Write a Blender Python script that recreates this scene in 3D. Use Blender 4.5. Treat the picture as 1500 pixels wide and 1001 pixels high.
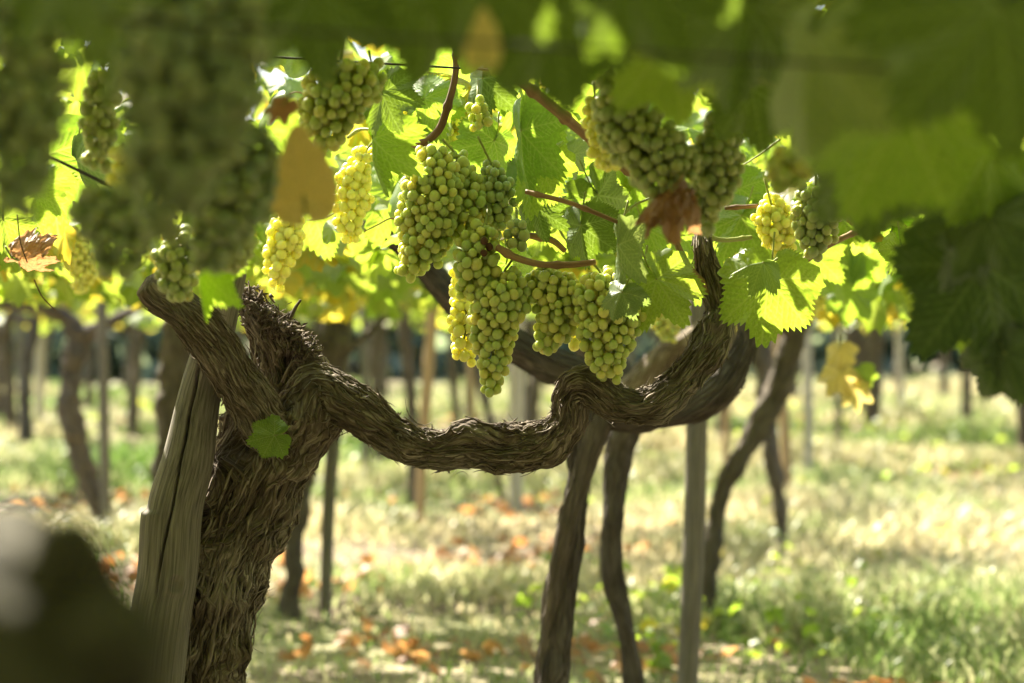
import bpy, math, random
import numpy as np
from mathutils import Vector, Matrix

random.seed(7)
RNG = np.random.default_rng(7)
for o in list(bpy.data.objects):
    bpy.data.objects.remove(o)
S = bpy.context.scene
COL = S.collection

# ------------------------------------------------------------------ camera
CAM_H = 1.05
FPX = 1500 * 85 / 36.0          # focal length in photo pixels
HOR = 485.0                     # horizon row of the photo
cam = bpy.data.cameras.new("camera")
cam.lens = 85
cam.sensor_width = 36
cam.shift_y = -(500.5 - HOR) / 1500
cam.clip_start = 0.05
cam.clip_end = 600
cam.dof.use_dof = True
cam.dof.focus_distance = 3.52
cam.dof.aperture_fstop = 4.0
cam.dof.aperture_blades = 9
camo = bpy.data.objects.new("camera", cam)
camo.location = (0, 0, CAM_H)
camo.rotation_euler = (math.radians(90), 0, 0)
COL.objects.link(camo)
S.camera = camo

# ------------------------------------------------------------------ light
SUN_EL, SUN_AZ = math.radians(43), math.radians(-33)     # azimuth from straight ahead, negative = left
TO_SUN = np.array([math.sin(SUN_AZ) * math.cos(SUN_EL), math.cos(SUN_AZ) * math.cos(SUN_EL), math.sin(SUN_EL)])
W = bpy.data.worlds.new("World")
S.world = W
W.use_nodes = True
wn = W.node_tree.nodes
sky = wn.new("ShaderNodeTexSky")
sky.sky_type = 'NISHITA'
sky.sun_disc = False
sky.sun_elevation = SUN_EL
sky.sun_rotation = SUN_AZ % (2 * math.pi)
sky.dust_density = 2.0
W.node_tree.links.new(sky.outputs[0], wn["Background"].inputs[0])
wn["Background"].inputs[1].default_value = 0.065
sl = bpy.data.lights.new("sun", 'SUN')
sl.energy = 5.0
sl.angle = math.radians(0.5)
sl.color = (1.0, 0.91, 0.74)
so = bpy.data.objects.new("sun", sl)
so.rotation_euler = Vector(TO_SUN).to_track_quat('Z', 'Y').to_euler()
so.location = (-4, 8, 9)
COL.objects.link(so)
S.view_settings.view_transform = 'Standard'
S.view_settings.look = 'None'
S.view_settings.exposure = 2.4
S.view_settings.gamma = 1
S.cycles.max_bounces = 10
S.cycles.diffuse_bounces = 5
S.cycles.transmission_bounces = 6
S.cycles.use_denoising = True
S.cycles.sample_clamp_indirect = 6.0


def P(px, py, D):
    return np.array([(px - 750.0) * D / FPX, D, CAM_H + (HOR - py) * D / FPX])


def MM(px, D):
    return px * D / FPX


# ------------------------------------------------------------------ numpy noise
def _h(ix, iy, iz, seed):
    h = (ix.astype(np.int64) * 374761393 + iy.astype(np.int64) * 668265263 + iz.astype(np.int64) * 2147483647 + seed * 1274126177) & 0xFFFFFFFF
    h = ((h ^ (h >> 13)) * 1274126177) & 0xFFFFFFFF
    h = ((h ^ (h >> 16)) * 2246822519) & 0xFFFFFFFF
    h = h ^ (h >> 15)
    return (h & 0xFFFFFF) / float(0xFFFFFF)


def vn(x, y, z, seed=0):
    x, y, z = np.broadcast_arrays(np.asarray(x, float), np.asarray(y, float), np.asarray(z, float))
    ix, iy, iz = np.floor(x), np.floor(y), np.floor(z)
    fx, fy, fz = x - ix, y - iy, z - iz
    ux, uy, uz = (f * f * (3 - 2 * f) for f in (fx, fy, fz))
    r = 0
    for dx in (0, 1):
        for dy in (0, 1):
            for dz in (0, 1):
                w = (ux if dx else 1 - ux) * (uy if dy else 1 - uy) * (uz if dz else 1 - uz)
                r = r + w * _h(ix + dx, iy + dy, iz + dz, seed)
    return r


def fbm(x, y, z, seed=0, oct=4):
    r, a, t = 0, 0.5, 0
    for k in range(oct):
        r = r + a * vn(x * 2 ** k, y * 2 ** k, z * 2 ** k, seed + k * 17)
        t += a
        a *= 0.5
    return r / t


# ------------------------------------------------------------------ mesh helpers
def mk_mesh(name, V, F, attrs=None, smooth=True):
    """V (n,3); F (m,k) int array or list of such arrays"""
    me = bpy.data.meshes.new(name)
    V = np.asarray(V, dtype=np.float32).reshape(-1, 3)
    Fs = F if isinstance(F, list) else [F]
    Fs = [np.asarray(f, dtype=np.int32) for f in Fs if len(f)]
    nl = sum(f.size for f in Fs)
    npoly = sum(len(f) for f in Fs)
    me.vertices.add(len(V))
    me.vertices.foreach_set("co", V.ravel())
    me.loops.add(nl)
    me.polygons.add(npoly)
    me.loops.foreach_set("vertex_index", np.concatenate([f.ravel() for f in Fs]))
    tot = np.concatenate([np.full(len(f), f.shape[1], np.int32) for f in Fs])
    st = np.concatenate([[0], np.cumsum(tot)[:-1]]).astype(np.int32)
    me.polygons.foreach_set("loop_start", st)
    me.polygons.foreach_set("loop_total", tot)
    me.polygons.foreach_set("use_smooth", np.full(npoly, smooth))
    me.update(calc_edges=True)
    for k, a in (attrs or {}).items():
        a = np.asarray(a, dtype=np.float32)
        if a.ndim == 2:
            at = me.attributes.new(k, 'FLOAT_VECTOR', 'POINT')
            at.data.foreach_set("vector", a.ravel())
        else:
            at = me.attributes.new(k, 'FLOAT', 'POINT')
            at.data.foreach_set("value", a.ravel())
    return me


class Acc:
    """collects pieces of one mesh"""
    def __init__(self):
        self.V, self.F, self.A, self.n = [], [], {}, 0

    def add(self, V, F, **attrs):
        V = np.asarray(V, float).reshape(-1, 3)
        self.V.append(V)
        for f in (F if isinstance(F, list) else [F]):
            self.F.append(np.asarray(f, dtype=np.int64) + self.n)
        for k, a in attrs.items():
            self.A.setdefault(k, []).append(np.asarray(a, float))
        self.n += len(V)

    def mesh(self, name, origin=(0, 0, 0), smooth=True):
        by = {}
        for f in self.F:
            if len(f):
                by.setdefault(f.shape[1], []).append(f)
        return mk_mesh(name, np.concatenate(self.V) - np.asarray(origin), [np.concatenate(v) for v in by.values()],
                       {k: np.concatenate(v) for k, v in self.A.items()}, smooth)


def link(name, me, mat=None, parent=None, loc=(0, 0, 0)):
    o = bpy.data.objects.new(name, me)
    o.location = loc
    if mat is not None and me is not None:
        if not me.materials:
            me.materials.append(mat)
        else:
            o.material_slots[0].link = 'OBJECT'
            o.material_slots[0].material = mat
    COL.objects.link(o)
    if parent is not None:
        o.parent = parent
    return o


def tag(o, label=None, cat=None, group=None, kind=None):
    if label: o["label"] = label
    if cat: o["category"] = cat
    if group: o["group"] = group
    if kind: o["kind"] = kind
    return o


def empty(name, loc, label, cat, group=None):
    o = bpy.data.objects.new(name, None)
    o.location = loc
    o.empty_display_size = 0.05
    COL.objects.link(o)
    return tag(o, label, cat, group)


# ------------------------------------------------------------------ tubes
def spline(ctrl, ds):
    C = np.asarray(ctrl, float)
    if len(C) == 2:
        C = np.stack([C[0], (C[0] + C[1]) / 2, C[1]])
    E = np.concatenate([[2 * C[0] - C[1]], C, [2 * C[-1] - C[-2]]])
    out = []
    for i in range(1, len(E) - 2):
        p0, p1, p2, p3 = E[i - 1], E[i], E[i + 1], E[i + 2]
        n = max(2, int(np.linalg.norm(p2[:3] - p1[:3]) / ds))
        t = np.linspace(0, 1, n, endpoint=False)[:, None]
        out.append(0.5 * (2 * p1 + (p2 - p0) * t + (2 * p0 - 5 * p1 + 4 * p2 - p3) * t ** 2 + (3 * p1 - p0 - 3 * p2 + p3) * t ** 3))
    out.append(E[-2][None])
    out = np.concatenate(out)
    out[:, 3] = np.maximum(out[:, 3], 0.0004)
    return out


def tube(ctrl, nu=12, ds=0.01, disp=None):
    c = spline(ctrl, ds)
    p, r = c[:, :3], c[:, 3]
    n = len(p)
    T = np.gradient(p, axis=0)
    T /= np.linalg.norm(T, axis=1)[:, None] + 1e-12
    u = np.cross(T[0], [0.3, 1, 0.1]); u /= np.linalg.norm(u)
    U = np.zeros((n, 3)); U[0] = u
    for i in range(1, n):
        u = U[i - 1] - T[i] * np.dot(U[i - 1], T[i])
        U[i] = u / (np.linalg.norm(u) + 1e-12)
    B = np.cross(T, U)
    s = np.concatenate([[0], np.cumsum(np.linalg.norm(np.diff(p, axis=0), axis=1))])
    a = np.linspace(0, 2 * math.pi, nu, endpoint=False)
    N = U[:, None] * np.cos(a)[None, :, None] + B[:, None] * np.sin(a)[None, :, None]
    base = p[:, None] + N * r[:, None, None]
    attr = np.stack([np.cos(a)[None] * r[:, None], np.sin(a)[None] * r[:, None], np.repeat(s[:, None], nu, 1)], -1)
    if disp is not None:
        off, attr = disp(a, s, base, r, N)
        base = base + N * off[..., None]
    return dict(V=base, N=N, T=T, p=p, r=r, s=s, a=a, attr=attr)


def tube_faces(n, nu, caps=True):
    i = np.arange(n - 1)[:, None] * nu
    j = np.arange(nu)[None]
    j2 = (j + 1) % nu
    q = np.stack([i + j, i + j2, i + nu + j2, i + nu + j], -1).reshape(-1, 4)
    fs = [q]
    if caps:
        c0, c1 = n * nu, n * nu + 1
        jj = np.arange(nu)
        fs.append(np.concatenate([np.stack([np.full(nu, c0), (jj + 1) % nu, jj], -1),
                                  np.stack([np.full(nu, c1), (n - 1) * nu + jj, (n - 1) * nu + (jj + 1) % nu], -1)]))
    return fs


def add_tube(acc, t, bulge=0.35, **extra):
    n, nu = t['V'].shape[:2]
    c0 = t['p'][0] - t['T'][0] * t['r'][0] * bulge
    c1 = t['p'][-1] + t['T'][-1] * t['r'][-1] * bulge
    V = np.concatenate([t['V'].reshape(-1, 3), [c0, c1]])
    at = np.concatenate([t['attr'].reshape(-1, 3), [t['attr'][0, 0] * 0, t['attr'][-1, 0]]])
    acc.add(V, tube_faces(n, nu), bark=at, **{k: np.full(len(V), v) for k, v in extra.items()})


def bark_disp(seed, amp=1.0, lump=0.010, twist=1.5, F=1 / 0.013, holes=(), stretch=1.0, crust=0.0):
    def f(a, s, base, r, N):
        X, Y, Z = base[..., 0], base[..., 1], base[..., 2]
        A = a[None] + twist * s[:, None] + 1.1 * (fbm(X * 11, Y * 11, Z * 11, seed, 3) - .5) * 2
        rr = np.maximum(r, 0.01)[:, None]
        qx, qy, qz = np.cos(A) * rr, np.sin(A) * rr, np.repeat(s[:, None], len(a), 1)
        lumps = (fbm(X * 13, Y * 13, Z * 13, seed + 5, 3) - 0.5) * 2
        n1 = vn(qx * F, qy * F, qz * F * .10 * stretch, seed + 9)
        n2 = vn(qx * F * 2.3, qy * F * 2.3, qz * F * .26 * stretch, seed + 11)
        n3 = vn(qx * F * 5, qy * F * 5, qz * F * .8, seed + 13)
        ridge = (1 - np.abs(2 * n1 - 1)) ** 1.5 * .55 + (1 - np.abs(2 * n2 - 1)) * .32 + n3 * .13
        patch = 0.55 + 0.75 * fbm(X * 18, Y * 18, Z * 18, seed + 21, 2)
        sc = np.clip(r / 0.05, .25, 1.25)[:, None]
        off = lumps * lump * sc * 1.6 + (ridge - .45) * 0.013 * amp * sc * patch
        if crust:
            cr_ = fbm(X * 95, Y * 95, Z * 95, seed + 31, 3)
            off = off + crust * sc * (np.abs(cr_ - .5) * -2 + .25) + crust * 1.2 * sc * (np.clip(vn(X * 38, Y * 38, Z * 38, seed + 33) - .55, 0, 1))
        for (c, rad, dep) in holes:
            d = np.linalg.norm((base - np.asarray(c)) / np.asarray(rad), axis=-1)
            off = off - dep * np.exp(-d ** 4)
        return off, np.stack([qx, qy, qz], -1)
    return f


def strips(acc, t, count, rng, lmin=.03, lmax=.12, wmin=.0007, wmax=.0026, curl=.012, facing=True, srange=None):
    V, N = t['V'], t['N']
    n, nu = V.shape[:2]
    step_len = np.linalg.norm(t['p'][1] - t['p'][0])
    made = 0
    tries = 0
    while made < count and tries < count * 6:
        tries += 1
        i0 = rng.integers(0, n - 3)
        j0 = rng.integers(0, nu)
        if srange and not (srange[0] <= t['s'][i0] <= srange[1]):
            continue
        if facing and N[i0, j0, 1] > 0.45:
            continue
        L = rng.uniform(lmin, lmax) * (0.5 if rng.random() < .4 else 1)
        K = 7
        ii = i0 + np.linspace(0, L / step_len, K)
        if ii[-1] > n - 1:
            continue
        ii = ii.astype(int)
        jj = (j0 + np.round(rng.normal(0, .020) * nu * np.linspace(0, 1, K) + rng.normal(0, .010) * nu * np.sin(np.linspace(0, 3.1, K)))).astype(int) % nu
        c = V[ii, jj]
        nn = N[ii, jj]
        tt = np.gradient(c, axis=0)
        tt /= np.linalg.norm(tt, axis=1)[:, None] + 1e-9
        side = np.cross(tt, nn)
        side /= np.linalg.norm(side, axis=1)[:, None] + 1e-9
        k = np.linspace(0, 1, K)
        w = rng.uniform(wmin, wmax) * (np.sin(np.clip(k * .9 + .08, 0, 1) * math.pi) ** .6)
        big = rng.random() < .2
        e0, e1 = rng.uniform(0, 1, 2) * curl * (.9 if big else .14)
        lift = .0006 + e0 * (1 - k) ** 3 + e1 * k ** 3
        cc = c + nn * lift[:, None]
        L_ = cc - side * w[:, None]
        R_ = cc + side * w[:, None]
        M_ = cc + nn * (w * .7)[:, None]
        D_ = cc - nn * (w * .35)[:, None]
        VV = np.stack([L_, M_, R_, D_], 1).reshape(-1, 3)
        fq = []
        for q in range(K - 1):
            b = q * 4
            for e in range(4):
                fq.append([b + e, b + (e + 1) % 4, b + 4 + (e + 1) % 4, b + 4 + e])
        at = np.repeat(np.stack([np.full(K, rng.uniform(0, .4)), np.full(K, rng.uniform(0, .4)), k * L + rng.uniform(0, 2)], -1), 4, 0)
        at[:, 0] += np.tile([-1, 0, 1, 0], K) * .002
        acc.add(VV, np.array(fq), bark=at)
        made += 1


# ------------------------------------------------------------------ materials
def new_mat(name):
    m = bpy.data.materials.new(name)
    m.use_nodes = True
    nt = m.node_tree
    nt.nodes.clear()
    out = nt.nodes.new("ShaderNodeOutputMaterial")
    return m, nt, out


def N_(nt, typ, **kw):
    n = nt.nodes.new(typ)
    for k, v in kw.items():
        setattr(n, k, v)
    return n


def setin(n, **kw):
    for k, v in kw.items():
        n.inputs[k.replace("_", " ")].default_value = v


def mixrgb(nt, fac, a, b, blend='MIX'):
    n = nt.nodes.new("ShaderNodeMix")
    n.data_type = 'RGBA'
    n.blend_type = blend
    for sock, v in ((0, fac), (6, a), (7, b)):
        if hasattr(v, "links"):
            nt.links.new(v, n.inputs[sock])
        elif sock == 0:
            n.inputs[0].default_value = v
        else:
            n.inputs[sock].default_value = (*v, 1) if len(v) == 3 else v
    return n.outputs[2]


def math_(nt, op, a, b=None, clamp=False):
    n = nt.nodes.new("ShaderNodeMath")
    n.operation = op
    n.use_clamp = clamp
    for k, v in ((0, a), (1, b)):
        if v is None: continue
        if hasattr(v, "links"):
            nt.links.new(v, n.inputs[k])
        else:
            n.inputs[k].default_value = v
    return n.outputs[0]


def ramp(nt, fac, stops):
    n = nt.nodes.new("ShaderNodeValToRGB")
    e = n.color_ramp.elements
    while len(e) < len(stops):
        e.new(0.5)
    for k, (p, c) in enumerate(stops):
        e[k].position = p
        e[k].color = (*c, 1)
    nt.links.new(fac, n.inputs[0])
    return n.outputs[0]


def noise_(nt, vec, scale, detail=4, rough=.55, vscale=None):
    if vscale is not None:
        mp = nt.nodes.new("ShaderNodeMapping")
        mp.inputs['Scale'].default_value = vscale
        nt.links.new(vec, mp.inputs[0])
        vec = mp.outputs[0]
    n = nt.nodes.new("ShaderNodeTexNoise")
    n.inputs['Scale'].default_value = scale
    n.inputs['Detail'].default_value = detail
    n.inputs['Roughness'].default_value = rough
    nt.links.new(vec, n.inputs['Vector'])
    return n.outputs[0]


def attr_(nt, name):
    n = nt.nodes.new("ShaderNodeAttribute")
    n.attribute_name = name
    return n


def rnd_(nt):
    oi = nt.nodes.new("ShaderNodeObjectInfo")
    g = nt.nodes.new("ShaderNodeNewGeometry")
    return math_(nt, 'FRACT', math_(nt, 'ADD', oi.outputs['Random'], g.outputs['Random Per Island']))


def bark_mat(name, dark, mid, light, fib=260, bump=.5):
    m, nt, out = new_mat(name)
    b = attr_(nt, "bark").outputs['Vector']
    n1 = noise_(nt, b, fib, 5, .65, (1, 1, .07))
    n2 = noise_(nt, b, 40, 3, .6, (1, 1, .35))
    tc = N_(nt, "ShaderNodeTexCoord")
    n3 = noise_(nt, tc.outputs['Object'], 9, 3)
    f = math_(nt, 'ADD', math_(nt, 'MULTIPLY', n1, .65), math_(nt, 'MULTIPLY', n2, .35))
    col = ramp(nt, f, [(.33, dark), (.5, mid), (.68, light)])
    col = mixrgb(nt, math_(nt, 'MULTIPLY', ramp(nt, n3, [(.48, (0, 0, 0)), (.68, (1, 1, 1))]), .35), col, (light[0] * .9, light[1] * .95, light[2] * 1.0))
    bp = N_(nt, "ShaderNodeBump")
    bp.inputs['Strength'].default_value = bump
    bp.inputs['Distance'].default_value = .005
    nt.links.new(n1, bp.inputs['Height'])
    pr = N_(nt, "ShaderNodeBsdfPrincipled")
    pr.inputs['Roughness'].default_value = .85
    pr.inputs['Specular IOR Level'].default_value = .25
    nt.links.new(col, pr.inputs['Base Color'])
    nt.links.new(bp.outputs[0], pr.inputs['Normal'])
    nt.links.new(pr.outputs[0], out.inputs[0])
    return m


def leaf_mat(name, refl_a, refl_b, trans_a, trans_b, veinc, yellow=0.0, ycol=((.40, .30, .03), (.75, .55, .05)), under=.35, gloss=.2):
    m, nt, out = new_mat(name)
    r = rnd_(nt)
    vein = attr_(nt, "vein").outputs['Fac']
    lu = attr_(nt, "luv").outputs['Vector']
    pn = noise_(nt, lu, 3.5, 3)
    pn2 = noise_(nt, lu, 22, 3)
    rm = math_(nt, 'ADD', math_(nt, 'MULTIPLY', r, .75), math_(nt, 'MULTIPLY', pn, .3), True)
    refl = mixrgb(nt, rm, refl_a, refl_b)
    tran = mixrgb(nt, rm, trans_a, trans_b)
    # mottling
    mot = ramp(nt, pn2, [(.35, (.82, .82, .82)), (.65, (1.1, 1.1, 1.1))])
    refl = mixrgb(nt, 1.0, refl, mot, 'MULTIPLY')
    tran = mixrgb(nt, 1.0, tran, mot, 'MULTIPLY')
    if yellow > 0:
        r2 = math_(nt, 'FRACT', math_(nt, 'MULTIPLY', r, 17.3))
        yf = math_(nt, 'MULTIPLY', math_(nt, 'LESS_THAN', r2, yellow), ramp(nt, pn, [(.3, (.45, .45, .45)), (.6, (1, 1, 1))]))
        refl = mixrgb(nt, yf, refl, ycol[0])
        tran = mixrgb(nt, yf, tran, ycol[1])
    sp_ = math_(nt, 'MULTIPLY', ramp(nt, noise_(nt, lu, 7.5, 4, .6), [(.66, (0, 0, 0)), (.72, (1, 1, 1))]), .55)
    refl = mixrgb(nt, sp_, refl, (.20, .13, .045))
    tran = mixrgb(nt, sp_, tran, (.30, .20, .03))
    vf = math_(nt, 'MULTIPLY', vein, .62)
    refl = mixrgb(nt, vf, refl, veinc)
    tran = mixrgb(nt, math_(nt, 'MULTIPLY', vein, .45), tran, (veinc[0] * 2.4, veinc[1] * 2.1, veinc[2] * 1.2))
    g = N_(nt, "ShaderNodeNewGeometry")
    if under > 0:
        refl = mixrgb(nt, math_(nt, 'MULTIPLY', g.outputs['Backfacing'], under), refl, (.20, .27, .13))
    d = N_(nt, "ShaderNodeBsdfDiffuse")
    t = N_(nt, "ShaderNodeBsdfTranslucent")
    nt.links.new(refl, d.inputs[0])
    nt.links.new(tran, t.inputs[0])
    mx = N_(nt, "ShaderNodeMixShader")
    mx.inputs[0].default_value = .5
    nt.links.new(d.outputs[0], mx.inputs[1])
    nt.links.new(t.outputs[0], mx.inputs[2])
    gl = N_(nt, "ShaderNodeBsdfGlossy")
    gl.inputs['Roughness'].default_value = .5
    gl.inputs['Color'].default_value = (1, 1, 1, 1)
    fr = N_(nt, "ShaderNodeFresnel")
    fr.inputs[0].default_value = 1.42
    mg = N_(nt, "ShaderNodeMixShader")
    nt.links.new(math_(nt, 'MINIMUM', math_(nt, 'MULTIPLY', fr.outputs[0], gloss), .06), mg.inputs[0])
    nt.links.new(mx.outputs[0], mg.inputs[1])
    nt.links.new(gl.outputs[0], mg.inputs[2])
    nt.links.new(mg.outputs[0], out.inputs[0])
    return m


def grape_mat(name, ca, cb, cc, rad=.006):
    m, nt, out = new_mat(name)
    r = rnd_(nt)
    tc = N_(nt, "ShaderNodeTexCoord")
    col = ramp(nt, r, [(0, ca), (.5, cb), (1, cc)])
    sp = noise_(nt, tc.outputs['Object'], 520, 2)
    col = mixrgb(nt, ramp(nt, sp, [(.70, (0, 0, 0)), (.76, (1, 1, 1))]), col, (.20, .13, .04))
    bl = noise_(nt, tc.outputs['Object'], 130, 4)
    bf = math_(nt, 'MULTIPLY', ramp(nt, bl, [(.40, (0, 0, 0)), (.66, (1, 1, 1))]), .22)
    pr = N_(nt, "ShaderNodeBsdfPrincipled")
    nt.links.new(mixrgb(nt, bf, col, (.58, .60, .42)), pr.inputs['Base Color'])
    pr.inputs['Subsurface Weight'].default_value = 1.0
    pr.inputs['Subsurface Radius'].default_value = (1.0, .9, .34)
    pr.inputs['Subsurface Scale'].default_value = rad
    nt.links.new(math_(nt, 'ADD', math_(nt, 'MULTIPLY', bf, .9), .36), pr.inputs['Roughness'])
    pr.inputs['Specular IOR Level'].default_value = .4
    nt.links.new(pr.outputs[0], out.inputs[0])
    return m


def simple_mat(name, ca, cb, scale=30, rough=.7, vscale=None, attr="bark", bump=0):
    m, nt, out = new_mat(name)
    if attr:
        v = attr_(nt, attr).outputs['Vector']
    else:
        v = N_(nt, "ShaderNodeTexCoord").outputs['Object']
    n = noise_(nt, v, scale, 4, .6, vscale)
    pr = N_(nt, "ShaderNodeBsdfPrincipled")
    nt.links.new(ramp(nt, n, [(.32, ca), (.68, cb)]), pr.inputs['Base Color'])
    pr.inputs['Roughness'].default_value = rough
    pr.inputs['Specular IOR Level'].default_value = .3
    if bump:
        bp = N_(nt, "ShaderNodeBump")
        bp.inputs['Strength'].default_value = bump
        bp.inputs['Distance'].default_value = .003
        nt.links.new(n, bp.inputs['Height'])
        nt.links.new(bp.outputs[0], pr.inputs['Normal'])
    nt.links.new(pr.outputs[0], out.inputs[0])
    return m


M = {}
M['bark'] = bark_mat("vine_bark", (.022, .016, .011), (.140, .106, .075), (.44, .38, .30), bump=.9)
M['bark_dark'] = bark_mat("dark_vine_bark", (.030, .024, .020), (.075, .060, .050), (.16, .14, .12))
M['bark_far'] = bark_mat("far_vine_bark", (.045, .034, .027), (.10, .08, .063), (.19, .155, .125), fib=90)
M['bark_near'] = bark_mat("mossy_vine_bark", (.016, .015, .010), (.045, .040, .022), (.13, .12, .085), fib=60)
M['wood'] = simple_mat("weathered_wood", (.08, .070, .058), (.25, .222, .185), 330, .85, (1, 1, .025), bump=.14)
M['wood_tan'] = simple_mat("tan_wood", (.30, .20, .11), (.46, .33, .20), 120, .8, (1, 1, .05))
M['wood_pale'] = simple_mat("pale_wood", (.34, .30, .25), (.52, .47, .40), 120, .8, (1, 1, .05))
M['cane'] = simple_mat("cane_bark", (.20, .11, .055), (.38, .235, .12), 140, .6, (1, 1, .1), bump=.2)
M['cane_dark'] = simple_mat("old_cane_bark", (.10, .05, .03), (.22, .12, .07), 140, .7, (1, 1, .1), bump=.3)
M['stem'] = simple_mat("green_stem", (.22, .26, .06), (.34, .34, .10), 60, .55, (1, 1, .2))
M['wire'] = simple_mat("rusty_wire", (.03, .026, .024), (.06, .05, .045), 90, .6)
M['leaf'] = leaf_mat("vine_leaf", (.085, .16, .026), (.13, .22, .04), (.30, .52, .03), (.50, .66, .05), (.26, .34, .12))
M['leaf_mass'] = leaf_mat("vine_leaf_mass", (.085, .16, .026), (.14, .22, .04), (.32, .54, .03), (.56, .68, .06), (.25, .33, .12), yellow=.14)
M['leaf_far'] = leaf_mat("far_vine_leaf", (.09, .16, .03), (.15, .22, .05), (.32, .52, .04), (.60, .66, .07), (.25, .33, .12), yellow=.24)
M['leaf_dark'] = leaf_mat("shaded_green_leaf", (.045, .085, .018), (.062, .105, .024), (.13, .21, .012), (.18, .27, .018), (.17, .26, .10), gloss=.4)  # vine leaf darkened: the canopy's shade is put into its colour
M['leaf_shade'] = leaf_mat('deep_shade_leaf', (.036, .066, .030), (.045, .080, .034), (.055, .10, .012), (.07, .12, .014), (.10, .15, .07), gloss=.5)  # darkest, bluish copy of the vine leaf, with shade put into the colour
M['leaf_tree'] = leaf_mat('hazy_tree_leaf', (.22, .28, .24), (.27, .32, .27), (.2, .28, .16), (.24, .3, .18), (.2, .25, .2), gloss=.1)  # greyish and lightened: distance haze put into the leaf colour
M['leaf_pale'] = leaf_mat("pale_leaf_underside", (.15, .20, .11), (.19, .24, .14), (.24, .34, .06), (.30, .38, .08), (.26, .31, .18), under=.6)
M['leaf_yellow'] = leaf_mat("yellow_leaf", (.46, .36, .11), (.52, .40, .13), (.68, .52, .16), (.76, .58, .20), (.44, .34, .12), under=.0)
M['leaf_cream'] = leaf_mat("cream_leaf", (.50, .44, .14), (.55, .47, .18), (.72, .60, .18), (.80, .66, .22), (.55, .46, .2), under=.0)
M['leaf_dry'] = leaf_mat("dry_leaf", (.26, .15, .07), (.34, .21, .10), (.36, .18, .07), (.44, .24, .10), (.24, .13, .06), under=.0, gloss=.3)
M['grape'] = grape_mat("grape_skin", (.35, .45, .13), (.46, .52, .15), (.62, .58, .17), .018)
M['grape_sunlit'] = grape_mat("sunlit_grape_skin", (.76, .76, .20), (.82, .80, .20), (.88, .80, .20), .018)  # brighter copy of the grape skin, sunlight put into its colour
M['grape_grey'] = grape_mat("dusty_shaded_grape_skin", (.30, .37, .16), (.36, .42, .17), (.43, .46, .18), .012)  # dusty bloom tone, also darkened with the shade on the dim bunches
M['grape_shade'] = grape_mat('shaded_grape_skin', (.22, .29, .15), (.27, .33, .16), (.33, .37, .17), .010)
M['grape_rot'] = simple_mat("shrivelled_grape", (.07, .03, .015), (.16, .07, .035), 200, .7, attr=None, bump=.5)


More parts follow.
